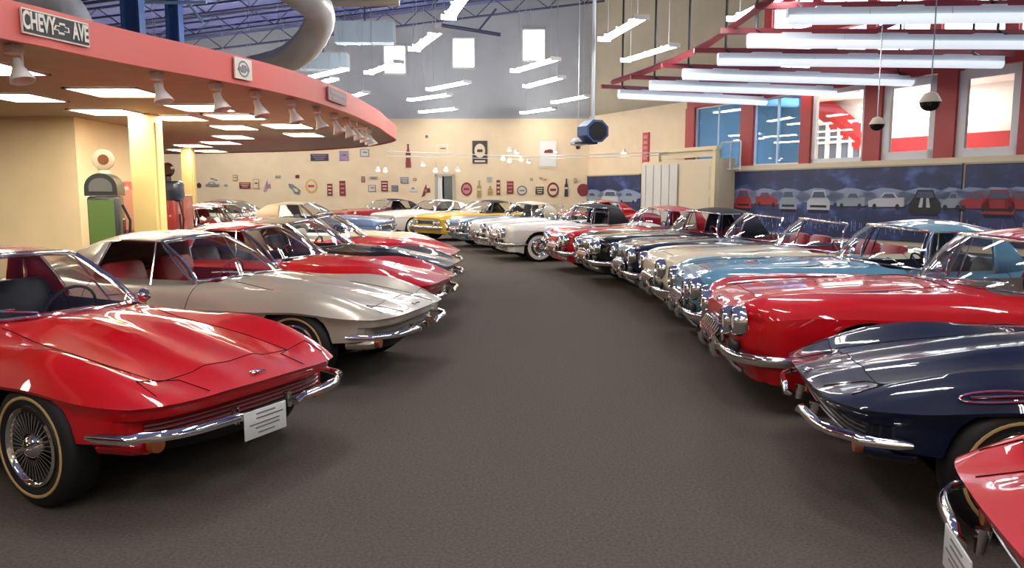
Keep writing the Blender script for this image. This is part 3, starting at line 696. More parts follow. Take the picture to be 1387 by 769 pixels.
struct(frm.build('trim_12', [M_REDFR, M_CREAMD], smooth=False))
wn = 0
def window(name_s0, s1, z0, z1, pane, fw=.07, mull=1, hm=0, fmat=None):
    global wn
    wn += 1; s0 = name_s0; q = MB()
    for a, b, c, d_ in ((s0, s1, z0, z0+fw), (s0, s1, z1-fw, z1)): wseg(q, a, b, c, d_, .12, -.05)
    for a in (s0, s1-(fw if s1 > s0 else -fw)): wseg(q, a, a+(fw if s1 > s0 else -fw), z0, z1, .12, -.05)
    for k in range(1, mull+1):
        c = s0+(s1-s0)*k/(mull+1); wseg(q, c-.025, c+.025, z0, z1, .1, -.06)
    for k in range(1, hm+1):
        c = z0+(z1-z0)*k/(hm+1); wseg(q, s0, s1, c-.02, c+.02, .1, -.06)
    o = q.build('window_%d' % wn, fmat or M_WHITE, smooth=False); struct(o)
    g = MB(); wseg(g, s0, s1, z0, z1, .01, -.1); g.build('window_pane', pane, o, smooth=False)
for i, (a, b) in enumerate([(941, 1003), (1020, 1084)]): window(ws_of(b, 190), ws_of(a, 190), ZS, ZT-.02, WBLUE, .05, 1, 0)
for i, (a, b) in enumerate([(1098, 1170), (1193, 1266), (1293, 1379)]): window(ws_of(b, 190), ws_of(a, 190), ZS, ZT-.02, GLASS, .14 if i == 0 else .24, 0)
# clerestory band
cl = MB(); wseg(cl, s_end, ws_of(1035, 60), 5.5, 5.75, .25, .03); wseg(cl, s_end, ws_of(1035, 60), 8.1, 8.35, .25, .03)
sc_ = ws_of(1035, 60); k = 0
wseg(cl, s_end, sc_, 6.85, 7.1, .25, .03)
while sc_-2.1*k > s_end: wseg(cl, sc_-2.1*k-.35, sc_-2.1*k, 5.5, 8.3, .25, .03); k += 1
struct(cl.build('trim_13', M_REDFR, smooth=False))
for i in range(9):
    for (z0, z1) in ((5.75, 6.85), (7.1, 8.1)): window(sc_-2.1*i-2.1, sc_-2.1*i-.35, z0, z1, E_DAY, .05, 1, 0)
# high windows of the back wall
for (x0, x1, y0, y1) in [(520, 550, 62, 100), (613, 643, 52, 92), (708, 738, 40, 83), (808, 838, 22, 69)]:
    a = at_y(x0, y0, BY); b = at_y(x1, y1, BY); wn += 1; q = MB()
    for (cx, cz, sx, sz) in (((a.x+b.x)/2, a.z, b.x-a.x+.12, .08), ((a.x+b.x)/2, b.z, b.x-a.x+.12, .08), (a.x, (a.z+b.z)/2, .08, a.z-b.z), (b.x, (a.z+b.z)/2, .08, a.z-b.z)): q.box((cx, BY-.02, cz), (sx, .08, sz))
    o = struct(q.build('window_%d' % wn, M_WHITE, smooth=False)); g = MB(); g.box(((a.x+b.x)/2, BY, (a.z+b.z)/2), (b.x-a.x, .03, a.z-b.z)); g.build('window_pane', mat('high_pane', (.8, .8, .8), .5, emit=(.92, .97, 1), es=5), o, smooth=False)
# adjoining white room behind the red frames
adj = MB()
def abox(s0, s1, o0, o1, z0, z1, mi=0):
    c = WP0+WD*(s0+s1)/2-WN*(o0+o1)/2; adj.box((c.x, c.y, (z0+z1)/2), (abs(s1-s0), abs(o1-o0), z1-z0), mi, rz=math.atan2(WD.y, WD.x))
sA, sB = -26, (at_plane(1060, 190, WP0-WN*5.0, WN)-WP0).dot(WD)+.5
abox(sA, sB, 5.5, 5.7, 2.2, 6); abox(sA, sB+.2, .22, 5.7, 5.3, 5.4); abox(sA, sB, .22, 5.7, 2.3, 2.4); abox(sB, sB+.2, .22, 5.7, 2.2, 6)
abox(sB-8, sB+.2, 5.4, 5.7, 2.2, 6)
struct(adj.build('wall_lobby', mat('lobby_white', (.85, .82, .78), .7), smooth=False))
BP = WP0-WN*5.0; zz1 = at_plane(1230, 186, BP, WN).z; zz0 = at_plane(1230, 206, BP, WN).z
sl = lambda px, py=190: (at_plane(px, py, BP, WN)-WP0).dot(WD)
adj = MB(); abox(sA, sl(1188), 4.9, 5.5, zz0, zz1); struct(adj.build('trim_14', mat('bulkhead_red', (.42, .008, .015), .5), smooth=False))
adj = MB(); P0 = at_plane(1108, 140, BP, WN); P1 = at_plane(1188, 205, BP, WN)
adj.tube([P0, P1], (.45, .1), 4); struct(adj.build('trim_15', mat('bulkhead_red', ()), smooth=False))
adj = MB(); wn += 1
z_a = at_plane(1130, 220, BP, WN).z; z_b = at_plane(1130, 168, BP, WN).z
for k in range(5): c_ = sl(1106+16*k); abox(c_, c_+.12, 4.95, 5.1, z_a, z_b)
for k in range(3): abox(sl(1170), sl(1106)+.12, 4.95, 5.1, z_a+(z_b-z_a)*k/2, z_a+(z_b-z_a)*k/2+.1)
o = struct(adj.build('window_%d' % wn, M_WHITE, smooth=False)); adj = MB(); abox(sl(1170), sl(1106), 5.12, 5.14, z_a, z_b); adj.build('window_pane', mat('lobby_dark_glass', (.12, .15, .2), .1), o, smooth=False)
lp = bpy.data.lights.new('lobby_light', 'AREA'); lp.energy = 300; lp.size = 6; lp.size_y = 4; lp.shape = 'RECTANGLE'; lp.color = (1, .97, .92)
lo = bpy.data.objects.new('lobby_light', lp); COL.objects.link(lo); c = WP0+WD*(sB-6)-WN*2.8; lo.location = (c.x, c.y, 5.25)
struct(lo)
# door in the far wall
a = at_y(592, 237, BY); b = at_y(613, 237, BY)
q = MB(); zt = a.z
q.box((a.x-.05, BY-.03, zt/2), (.12, .14, zt)); q.box((b.x+.05, BY-.03, zt/2), (.12, .14, zt)); q.box(((a.x+b.x)/2, BY-.03, zt), (b.x-a.x+.22, .14, .12)); 
o = struct(q.build('door_1', mat('door_frame_grey', (.45, .42, .36), .5), smooth=False))
q = MB(); q.box((b.x-.26, BY-.02, zt/2), (.5, .05, zt), 0); q.box((a.x+.18, BY-.02, zt/2), (.32, .05, zt), 1); q.build('door_leaf', [mat('door_dark', (.12, .13, .12), .5), M_WHITE], o, smooth=False)
q = MB(); q.lathe([(0, .05), (.03, .04), (.03, 0), (.015, -.02)], c=(b.x-.42, BY-.08, 1.05), axis='Y', n=10); q.build('door_handle', CHROME, o)
# thin cable and track along the far wall
q = MB(); q.tube([at_y(524, 205, 30), at_y(720, 212, 30), at_y(905, 206, 30)], .018, 6); q.tube([at_y(524, 211, 30), at_y(720, 216, 30), at_y(905, 210, 30)], .012, 6)
tag(q.build('lighting_rail', M_WHITE), 'thin white lighting rail strung across the far end of the hall', 'rail')
# ------------------------------------------------------------------ left canopy
ZSOF, FH = 3.0, .31
out = [(-8.5, -7), (-6.6, -1), (-5.3, 3.2)]
for px, py in [(-60, 39), (0, 52.5), (60, 64), (113, 75.5), (187, 90), (260, 103), (309, 112), (370, 124.5), (435, 141.5), (480, 158), (508, 171), (522, 180.5)]:
    p = at_z(px, py, ZSOF-.03); out.append((p.x, p.y))
print('canopy', [(round(x, 2), round(y, 2)) for x, y in out])
out += [(-2.95, 19.6), (-3.7, 21.8), (-5.2, 23.8), (-8, 25.8), (-13, 27.2), (-21.9, 27.8)]
fx = pchip([(i, p[0]) for i, p in enumerate(out)]); fy = pchip([(i, p[1]) for i, p in enumerate(out)])
EDGE = [Vector((fx(i/6), fy(i/6), 0)) for i in range((len(out)-1)*6+1)]
can = thing('canopy', (-8, 12, 3.0), 'curved low canopy with salmon fascia and tan underside over the left row', 'canopy')
sf = MB(); cen = [Vector((-21.9, min(27.8, max(-8, p.y)), 0)) for p in EDGE]
sf.grid([[Vector((p.x, p.y, ZSOF))+Vector((8, -12, -3)) for p in EDGE], [Vector((p.x, p.y, ZSOF))+Vector((8, -12, -3)) for p in cen]]); 
sf.grid([[Vector((p.x, p.y, ZSOF+.26))+Vector((8, -12, -3)) for p in EDGE], [Vector((p.x, p.y, ZSOF+.26))+Vector((8, -12, -3)) for p in cen]]); sf.build('soffit', M_SOFF, can, smooth=False)
fs_ = MB(); E2 = []
for i, p in enumerate(EDGE):
    a = EDGE[max(0, i-1)]; b = EDGE[min(len(EDGE)-1, i+1)]; t = (b-a).normalized(); nn = Vector((t.y, -t.x, 0)); E2.append((p, nn))
O8 = Vector((8, -12, -3))
rows = []
for (o_, z) in ((0, ZSOF-.03), (.04, ZSOF-.03), (.04, ZSOF+FH), (0, ZSOF+FH), (0, ZSOF-.03)): rows.append([p+nn*o_+Vector((0, 0, z))+O8 for p, nn in E2])
fs_.grid(rows); fs_.build('fascia', M_SALMON, can)
def edge_at(px, z=ZSOF+.15):
    best = None
    for i in range(len(E2)-1):
        for k in range(20):
            p = E2[i][0]*(1-k/20)+E2[i+1][0]*(k/20)
            if p.y < 4: continue
            d_ = p.y*CT-(z-HEYE)*ST; x = 693.5+FPX*p.x/d_
            if best is None or abs(x-px) < best[0]: best = (abs(x-px), p+Vector((0, 0, z)), E2[i][1])
        if best and best[0] < 1 and p.y > 17: break
    return best[1], best[2]
def sign_on_edge(px0, px1, zc, h):
    a, n = edge_at(px0); b, n2 = edge_at(px1); c = (a+b)/2; ex = (b-a); L_ = ex.length; ex.normalize(); nn = Vector((ex.y, -ex.x, 0)); return c+nn*.07+Vector((0, 0, zc-c.z)), ex, nn, L_
def text_mesh(s, name, size, M, m, parent=None, ext=.004, sx=1.0, font_bold=True):
    cu = bpy.data.curves.new(name, 'FONT'); cu.body = s; cu.size = size; cu.extrude = ext; cu.align_x = 'CENTER'; cu.align_y = 'CENTER'; cu.offset = size*.03
    o = bpy.data.objects.new(name+'_tmp', cu); COL.objects.link(o); dg = bpy.context.evaluated_depsgraph_get(); dg.update()
    me = bpy.data.meshes.new_from_object(o.evaluated_get(dg)); bpy.data.objects.remove(o)
    me.transform(Matrix.Diagonal((sx, 1, 1, 1))); me.materials.clear(); me.materials.append(m); r = bpy.data.objects.new(name, me); COL.objects.link(r)
    r.matrix_world = M
    if parent: r.parent = parent; r.matrix_parent_inverse = Matrix.Identity(4); r.matrix_basis = parent.matrix_basis.inverted() @ M
    return r
def plane_matrix(c, ex, nn):
    ez = Vector((0, 0, 1)); return Matrix(((ex.x, ez.x, nn.x, c.x), (ex.y, ez.y, nn.y, c.y), (ex.z, ez.z, nn.z, c.z), (0, 0, 0, 1)))
SB = mat('sign_black', (.008, .008, .008), .4); SW = mat('sign_white', (.8, .78, .7), .5)
c, ex, nn, L_ = sign_on_edge(20, 112, ZSOF+.155, .2)
sg = thing('street_sign', c, 'black street sign reading CHEVY AVE on the salmon fascia', 'sign'); Mx = plane_matrix(Vector((0, 0, 0)), ex, nn)
q = MB(); R3 = Mx.to_3x3(); hs = .19
q.box((0, 0, 0), (L_, hs+.03, .02), 1, M=R3); q.box(nn*.006, (L_-.02, hs, .02), 0, M=R3)
q.build('sign_plate', [SB, SW], sg, smooth=False)
fsz = hs*1.12
text_mesh('CHEVY', 'lettering', fsz, Matrix.Translation(c) @ plane_matrix(-ex*L_*.27+nn*.018, ex, nn), SW, sg, sx=L_*.50/(fsz*3.4))
text_mesh('AVE', 'lettering', fsz, Matrix.Translation(c) @ plane_matrix(ex*L_*.35+nn*.018, ex, nn), SW, sg, sx=L_*.29/(fsz*2.05))
bow = [(-1, -.22), (-.42, -.22), (-.30, -.5), (.42, -.5), (.30, -.22), (1, -.22), (.86, .22), (.38, .22), (.30, .5), (-.42, .5), (-.34, .22), (-.86, .22)]
bow = [(x+y*.25, y) for x, y in bow]
def bowtie(mb, c, ex, nn, w, h, th, mi): mb.prism([(x*w/2, y*h) for x, y in bow], Vector(c), ex, Vector((0, 0, 1)), th, mi)
q = MB(); bowtie(q, ex*L_*.06+nn*.017, ex, nn, L_*.24, hs*.55, .004, 0); bowtie(q, ex*L_*.06+nn*.021, ex, nn, L_*.19, hs*.34, .003, 1); q.build('bow_tie_emblem', [SW, SB], sg, smooth=False)
c, ex, nn, L_ = sign_on_edge(311, 334, ZSOF+.155, .2)
sg = thing('emblem_sign', c, 'small white square sign with grey emblem on the fascia', 'sign'); R3 = plane_matrix(Vector((0, 0, 0)), ex, nn).to_3x3()
q = MB(); q.box((0, 0, 0), (L_, .25, .02), M=R3); q.build('sign_plate', SW, sg, smooth=False); q = MB(); q.lathe([(.10, .012), (.085, .016), (.08, .012)], n=20, M=R3); bowtie(q, nn*.012, ex, nn, L_*.7, .09, .006, 0); q.build('emblem', mat('sign_grey', (.25, .25, .27), .5), sg)
c, ex, nn, L_ = sign_on_edge(438, 463, ZSOF+.155, .2)
sg = thing('name_sign', c, 'dim pinkish grey rectangular sign on the far part of the fascia', 'sign'); R3 = plane_matrix(Vector((0, 0, 0)), ex, nn).to_3x3()
q = MB(); q.box((0, 0, 0), (L_, .2, .02), M=R3); q.build('sign_plate', mat('sign_mauve', (.32, .16, .17), .5), sg, smooth=False)
q = MB(); q.box(nn*.012+Vector((0, 0, .03)), (L_*.8, .05, .006), M=R3); q.box(nn*.012-Vector((0, 0, .05)), (L_*.6, .03, .006), M=R3); q.build('sign_lines', mat('sign_grey', ()), sg, smooth=False)
# troffers
TRO = [(-12, 91, 88), (30, 131, 75), (160, 124, 98), (148, 151, 76), (272, 145, 72), (241, 159, 62), (319, 157, 66), (318, 172, 50), (317, 185, 44), (390, 170, 58), (412, 182, 46), (262, 197, 40), (300, 193, 44), (285, 204, 36), (250, 203, 34)]
words = ['first', 'second', 'third', 'fourth', 'fifth', 'sixth', 'seventh', 'eighth', 'ninth', 'tenth', 'eleventh', 'twelfth', 'thirteenth', 'fourteenth', 'fifteenth', 'sixteenth', 'seventeenth', 'eighteenth', 'nineteenth', 'twentieth']
ordr = sorted(range(len(TRO)), key=lambda i: TRO[i][0])
def troffer(p, wd, label, grp):
    t = thing('recessed_ceiling_light', p, label, 'ceiling light', 0, grp); q = MB()
    for s in (1, -1): q.box((0, s*.46, -.008), (wd+.06, .04, .02)); q.box((s*(wd/2+.01), 0, -.008), (.04, .96, .02))
    q.build('light_frame', M_WHITE, t, smooth=False); q = MB(); q.box((0, 0, -.004), (wd, .9, .012)); q.build('diffuser', E_TROF, t, smooth=False)
for i, (px, py, wpx) in enumerate(TRO):
    p = at_z(px, py, ZSOF); dd = p.y; p.z = ZSOF-.005
    troffer(p, wpx*dd/FPX*.92, 'glowing recessed panel light in the canopy, %s from the left' % words[ordr.index(i)], 'recessed lights in the canopy')
for (x, y) in [(-9.5, 11), (-9.5, 7), (-8, 3.5), (-13, 9)]:
    troffer(Vector((x, y, ZSOF-.005)), 1.1, 'recessed panel light in the canopy beyond the left picture edge', 'recessed lights beyond the left edge')
# track heads along the edge
HEADS = [(47, 95), (237, 122), (317, 134), (371, 145), (418, 155), (452, 163), (474, 168), (489, 172), (499, 176), (507, 180), (513, 184), (517, 188)]
for i, (px, py) in enumerate(HEADS):
    p, nn = edge_at(px, ZSOF); p = p-nn*.28
    t = thing('track_spotlight', Vector((p.x, p.y, ZSOF-.002)), 'white track spotlight under the canopy edge, %s from the left' % words[i], 'spotlight', math.atan2(nn.y, nn.x), 'spotlights along the canopy edge'); t.scale = (1.25, 1.25, 1.1)
    q = MB(); q.rbox((0, 0, -.04), (.10, .10, .08), .015); q.tube([(0, .055, -.06), (0, .055, -.20)], .012, 6); q.build('bracket', M_WHITE, t)
    q = MB(); M = Matrix.Rotation(-.35, 3, 'Y'); q.lathe([(0, -.02), (.035, -.02), (.042, -.10), (.085, -.20), (.088, -.215), (.078, -.205), (.03, -.10)], c=(0, 0, -.10), n=18, M=M); q.build('lamp_shade', M_WHITE, t)
# columns
for px, zt, dist, w_, lb in [(202, ZSOF, 13.6, .40, 'cream square support column beside the green gas pump'), (257, ZSOF, 23.3, .30, 'thinner cream support column further back under the canopy')]:
    x = (px-693.5)/FPX*(dist*CT+1.3*ST*0); q = MB(); q.box((x, dist, zt/2), (w_, w_, zt)); t = thing('support_column', (x, dist, 0), lb, 'column', 0, 'canopy columns')
    o = q.build('column_shaft', M_COLM, t, smooth=False, off=(x, dist, 0)); o.location = (0, 0, 0)
    q = MB(); q.box((0, 0, .06), (w_+.05, w_+.05, .12)); q.box((w_/2+.012, 0, zt/2), (.02, w_*.5, zt-.3)); q.build('column_base', M_COLM, t, smooth=False)
# near beige wall block at left
w = MB(); w.box((-14.9, 15.6, 1.5), (14.0, 3.0, 3.0)); struct(w.build('wall_left_block', M_WALL, smooth=False))
# ------------------------------------------------------------------ gas pumps and cabinets
GREEN = mat('pump_green', (.11, .20, .055), .35, coat=.5); PDARK = mat('pump_dark', (.03, .035, .04), .4, coat=.4); GLOBE = mat('pump_globe', (.75, .65, .45), .3, coat=.4)
p = at_y(143, 270, 12.6); x, y = p.x, p.y
t = thing('gas_pump', (x, y, 0), 'vintage green gas pump with black head and cream globe', 'gas pump', .2)
q = MB(); q.rbox((0, 0, .82), (.46, .42, 1.55), .05); q.build('pump_body', PDARK, t); q = MB(); q.box((-.01, -.215, .86), (.38, .02, 1.35)); q.build('door_panel', GREEN, t)
q = MB(); q.lathe([(0, .16), (.13, .15), (.20, .10), (.235, 0), (.235, -.12)], c=(0, 0, 0), axis='Y', n=28); q = MB(); pr = [(.245*math.cos(PI*k/14), .24*math.sin(PI*k/14)) for k in range(15)]+[(-.245, -.12), (.245, -.12)]
q.prism([(a, b) for a, b in pr], (0, .2, 1.72), (1, 0, 0), (0, 0, 1), .42); q.build('pump_head', PDARK, t)
q = MB(); q.prism([(a*.7, b*.6) for a, b in pr], (0, -.222, 1.74), (1, 0, 0), (0, 0, 1), .012); q.build('dial_face', mat('dial_grey', (.14, .15, .15), .4), t)
q = MB(); q.lathe([(0, .07), (.12, .065), (.165, .03), (.17, 0), (.165, -.03), (.12, -.065), (0, -.07)], c=(0, 0, 2.18), axis='Y', n=28); q.lathe([(.10, .0), (.08, .05), (.1, .07)], c=(0, 0, 1.96), n=16); g_ = q.build('globe', GLOBE, t)
q = MB(); q.lathe([(.085, -.068), (.08, -.08), (0, -.08)], c=(.02, 0, 2.18), axis='Y', n=20); q.build('globe_badge', mat('badge_brown', (.25, .08, .03), .4), g_)
q = MB(); q.tube([(.25, 0, 1.45), (.36, -.02, 1.2), (.34, -.05, .8), (.29, -.05, .6), (.27, -.05, 1.0)], .022, 8); q.build('hose', RUBBER, t); q = MB(); q.tube([(.27, -.05, .95), (.28, -.06, 1.15), (.30, -.12, 1.22)], .022, 8); q.build('nozzle', CHROME, t)
p = at_y(231, 270, 16.2)
t = thing('gas_pump', (p.x, p.y, 0), 'dark vintage gas pump with blue panel and dark red globe behind the column', 'gas pump')
q = MB(); q.rbox((0, 0, .75), (.34, .36, 1.5), .04); q.build('pump_body', mat('pump_red', (.25, .02, .02), .35, coat=.5), t); q = MB(); q.rbox((.06, -.02, 1.68), (.40, .38, .42), .08); q.build('pump_head', mat('pump_blue', (.008, .02, .05), .3, coat=.5), t)
q = MB(); q.lathe([(0, .06), (.10, .06), (.15, 0), (.10, -.06), (0, -.06)], c=(-.03, 0, 2.12), axis='Y', n=20); q.lathe([(.07, 0), (.06, .1)], c=(-.03, 0, 1.88), n=12); q.build('globe', mat('globe_dark_red', (.03, .004, .004), .3), t)
q = MB(); q.tube([(.2, -.05, 1.5), (.28, -.05, 1.1), (.22, -.05, .7), (.2, -.05, 1.2)], .02, 8); q.build('hose', RUBBER, t)
def cabinet(name, px0, px1, pytop, dist, dep, m, label, cat, door_m):
    a = at_y(px0, pytop, dist); b = at_y(px1, pytop, dist); wd = b.x-a.x; t = thing(name, ((a.x+b.x)/2, dist+dep/2, 0), label, cat); q = MB(); q.rbox((0, 0, a.z/2), (wd, dep, a.z), .02); q.build('cabinet_body', m, t)
    q = MB(); q.box((0, -dep/2-.01, a.z*.72), (wd*.8, .02, a.z*.4)); q.build('front_panel', door_m, t, smooth=False)
    q = MB(); q.box((0, -dep/2-.012, a.z*.25), (wd*.7, .02, a.z*.3)); q.build('coin_door', m, t, smooth=False); return t
cabinet('vending_machine', 164, 185, 246, 14.3, .5, mat('coral_enamel', (.45, .10, .08), .4, coat=.5), 'coral red vending machine between the green pump and the column', 'vending machine', mat('coral_pale', (.55, .25, .18), .4))
cabinet('drinks_cooler', 236, 248, 264, 16.8, .5, mat('rust_red', (.28, .05, .03), .4, coat=.5), 'rust red drinks cooler right of the dark gas pump', 'cooler', mat('rust_dark', (.18, .03, .02), .4))
# blue steel above the canopy
for (px, w_, yy) in [(197, .42, 20.5), (251, .34, 24)]:
    x = (px-693.5)/FPX*yy; q = MB(); zt = zc_(x)-.1; q.box((0, 0, (zt-3.4)/2), (w_, .05, zt-3.4)); q.box((w_/2, 0, (zt-3.4)/2), (.06, .34, zt-3.4)); q.box((-w_/2, 0, (zt-3.4)/2), (.06, .34, zt-3.4))
    o = q.build('steel_column', M_BLUE, smooth=False); o.location = (x, yy, 3.4); tag(o, 'blue steel column rising above the canopy, %s one' % ('wider left' if px < 220 else 'narrower right'), 'steel column', 'blue columns')
    q = MB(); L2 = 3.6 if px < 220 else 2.4; q.tube([(-L2*.55, -.2, zt-5.0 if px < 220 else zt-5.6), (L2*.45, -.2, zt-5.0 if px < 220 else zt-5.6)], .05, 6); q.tube([(0, -.2, zt-4.9), (L2*.4, -.2, zt-6.2)], .04, 4); q.build('brace', mat('pale_blue_steel', (.35, .55, .75), .4), o)
# ducts
def duct(name, pts, r, label, m):
    P = [Vector(p) for p in pts]; n = len(P); path = []
    for i in range(n-1):
        p0 = P[max(0, i-1)]; p1 = P[i]; p2 = P[i+1]; p3 = P[min(n-1, i+2)]
        for k in range(8):
            t = k/8; path.append(.5*((2*p1)+(-p0+p2)*t+(2*p0-5*p1+4*p2-p3)*t*t+(-p0+3*p1-3*p2+p3)*t**3))
    path.append(P[-1]); q = MB(); q.tube(path, [r*(1.03 if i % 4 == 0 else 1) for i in range(len(path))], 20); o = tag(q.build(name, m), label, 'duct')
    for i in (8, 20):
        if i < len(path): q = MB(); q.tube([path[i]+Vector((0, 0, r*.9)), Vector((path[i].x, path[i].y, zc_(path[i].x)-.05))], .02, 4); q.build('hanger_strap', M_STEEL, o)
    return o
duct('air_duct', [at_y(-60, 0, 12), at_y(-10, -2, 12), at_y(40, 0, 12), at_y(80, 6, 12), at_y(101, 30, 12), at_y(104, 80, 12)], .24, 'large round grey air duct bending down behind the canopy sign', M_DUCT)
duct('air_duct', [at_y(340, -60, 14), at_y(375, -30, 14), at_y(410, -6, 14.2), at_y(430, 12, 14.5), at_y(431, 34, 15), at_y(414, 62, 15.5), at_y(385, 82, 16.5), at_y(345, 93, 17.5), at_y(300, 100, 19)], .28, 'large pale air duct curving above the far end of the canopy', M_DUCT)
for (x0, y0, x1, y1, dd, lb) in [(452, 28, 533, 57, 30, 'pale blue rectangular duct right of the big curving duct'), (402, 71, 470, 93, 32, 'lower pale blue rectangular duct just above the canopy')]:
    a = at_y(x0, y0, dd); b = at_y(x1, y1, dd); q = MB(); q.box(((a.x+b.x)/2, dd+.3, (a.z+b.z)/2), (b.x-a.x, .6, a.z-b.z))
    for k in range(4): q.box((a.x+(b.x-a.x)*(k+.5)/4, dd+.3, (a.z+b.z)/2), (.05, .66, a.z-b.z+.05))
    o = tag(q.build('rectangular_duct', M_DBLUE, smooth=False), lb, 'duct'); q = MB(); q.tube([((a.x+b.x)/2, dd+.3, a.z), ((a.x+b.x)/2, dd+.3, zc_((a.x+b.x)/2)-.1)], .03, 4); q.build('hanger_strap', M_STEEL, o)
q = MB(); a = at_y(430, 4, 16); b = at_y(541, 2, 16); q.tube([a, b], .09, 10); tag(q.build('ceiling_pipe', mat('pipe_tan', (.4, .36, .3), .5)), 'thick pipe along the top edge right of the curving duct', 'pipe')
q = MB(); q.tube([at_y(598, 34, 22), at_y(678, 47, 22)], .05, 8); q.tube([at_y(648, 42, 22), at_y(672, 12, 22)], .03, 8); tag(q.build('ceiling_strut', M_STEEL), 'thin dark pipe with a slanted strut above the second high window', 'pipe')
# ------------------------------------------------------------------ hanging twin tube lights
ZL = 5.35
FIX = [((607, 26), (636, -16), 'brightest twin tube light cut by the top edge left of centre'), ((558, 70), (598, 40), 'steep twin tube light right of the pale blue duct'), ((493, 102), (548, 81), 'twin tube light in front of the leftmost high window'),
 ((575, 123), (641, 110), 'upper light of the stack of three under the second high window'), ((546, 137), (620, 127), 'middle light of the stack of three under the second high window'), ((562, 153), (628, 146), 'lower light of the stack of three under the second high window'),
 ((522, 162), (582, 156), 'thin far light touching the tip of the canopy'), ((693, 98), (758, 79), 'light just below the third high window'), ((704, 120), (772, 102), 'second light below the third high window'),
 ((740, 141), (808, 128), 'third light below the third high window, nearest the hanging speaker'), ((695, 155), (765, 145), 'lowest light below the third high window'), ((808, 60), (884, 16), 'large bright light crossing the rightmost high window'),
 ((842, 84), (920, 60), 'light right of the speaker pole below the large bright one'), ((1004, 22), (1062, -6), 'light at the top left corner of the white strip lights'), ((412, 118), (452, 108), 'short stretch of light above the canopy next to the lower duct'), ((468, 134), (494, 126), 'small light peeking over the canopy near its far end'), ((425, 104), (455, 97), 'upper small light above the canopy next to the lower duct'), ((455, 137), (490, 129), 'faint light skimming the top of the canopy fascia')]
FIX = [f for f in FIX if f[0][0] != 455]
def hang_light(a, b, label, grp='hanging twin tube lights', lit=True):
    a = Vector(a); b = Vector(b); c = (a+b)/2; d_ = (b-a); d_.z = 0; L_ = 2.45; rz = math.atan2(d_.y, d_.x)
    t = thing('hanging_light', c, label, 'hanging light', rz, grp)
    q = MB(); q.box((0, 0, .03), (L_, .09, .07))
    for xx in (-.8, 0, .8): q.box((xx, 0, .045), (.04, .30, .02))
    for s in (1, -1): q.box((s*L_/2, 0, .02), (.03, .34, .11))
    q.build('light_housing', M_WHITE, t, smooth=False)
    for s in (1, -1):
        q = MB(); q.tube([(-L_/2+.03, s*.085, .0), (L_/2-.03, s*.085, .0)], .030, 8); q.build('lamp_tube', E_TUBE, t)
    q = MB(); zt = zc_(c.x)-c.z-.1
    for s in (1, -1): q.tube([(s*.95, 0, .11), (s*.95, 0, zt)], .009, 5)
    q.build('hanger_rod', DCHROME, t)
for a, b, lb in FIX: hang_light(at_z(*a, ZL), at_z(*b, ZL), lb)
for (x, y) in [(-1.2, 9.5), (1.4, 4), (-1.8, 4.5), (3.2, 9), (0, -1), (4, -1), (-4, -1), (1.8, -6), (-2, -6), (6, 4), (9, -3), (-8, -5)]:
    hang_light((x-.4, y+1, ZL+.25), (x+.4, y-1, ZL+.25), 'twin tube light hung overhead outside the top of the picture', 'overhead lights outside the picture')
for (x, y) in [(-8.6, 29.5), (-11, 33), (-14, 31), (-8.9, 34.5), (-17, 34), (-13, 35.5)]:  # extra lights added out of sight to brighten the far wall's left part
    hang_light((x-.4, y+1, ZL-.3), (x+.4, y-1, ZL-.3), 'unseen twin tube light added above the low canopy to brighten the far wall', 'added lights above the canopy')
# ------------------------------------------------------------------ strip light trellis at right
ZA = 4.9
ROWS = [((838, 127), (1080, 139), 'lowest'), ((880, 115), (1163, 125), 'second lowest'), ((925, 100), (1250, 110), 'third from the bottom'), ((972, 80), (1358, 84), 'fourth from the bottom'), ((1012, 55), (1400, 57), 'fifth from the bottom'), ((1065, 22), (1400, 19), 'topmost visible')]
ends = []
for i, (a, b, lb) in enumerate(ROWS):
    A = at_z(*a, ZA); B = at_z(*b, ZA)
    if i < 3:
        pass
    y = (A.y+B.y)/2; ends.append((A, B)); d_ = B-A; L_ = d_.length; rz = math.atan2(d_.y, d_.x); c = (A+B)/2
    t = thing('strip_light', c, 'long white strip light of the red trellis at right, %s one' % lb, 'strip light', rz, 'strip lights of the red trellis')
    q = MB(); nseg = 3
    for k in range(nseg):
        cx = -L_/2+L_*(k+.5)/nseg; q.box((cx, 0, .06), (L_/nseg-.01, .16, .16)); q.box((cx, 0, .15), (L_/nseg*.3, .18, .03))
    q.build('light_housing', mat('strip_housing', (.72, .80, .88), .4), t, smooth=False)
    q = MB(); q.grid([[(x, .12*math.cos(PI*k/8), .0-.16*math.sin(PI*k/8)) for k in range(9)] for x in (-L_/2+.02, L_/2-.02)]); q.build('lens', E_STRIP, t)
    q = MB(); r0 = -L_/2-.35; q.box((0, .32, .26), (L_+1.0, .10, .12)); q.build('red_beam', M_REDBEAM, t, smooth=False)
    q = MB(); zt = zc_(c.x)-ZA
    for xx in (-L_/2+.3, L_/2-.6): q = MB(); q.tube([(xx, 0, .14), (xx, .32, .3), (xx, .32, zc_(c.x+xx)-ZA-.05)], .034, 6); q.build('hanger_rod', BLACK, t)
q = MB(); q.tube([Vector((A.x-.2, A.y, ZA+.38)) for A, B in ends], .09, 4); q.tube([Vector((A.x+3.2, A.y+.1, ZA+.40)) for A, B in ends], .07, 4)
tag(q.build('trellis_beam', M_REDBEAM, smooth=False), 'red cross beams joining the strip lights of the trellis', 'beam')
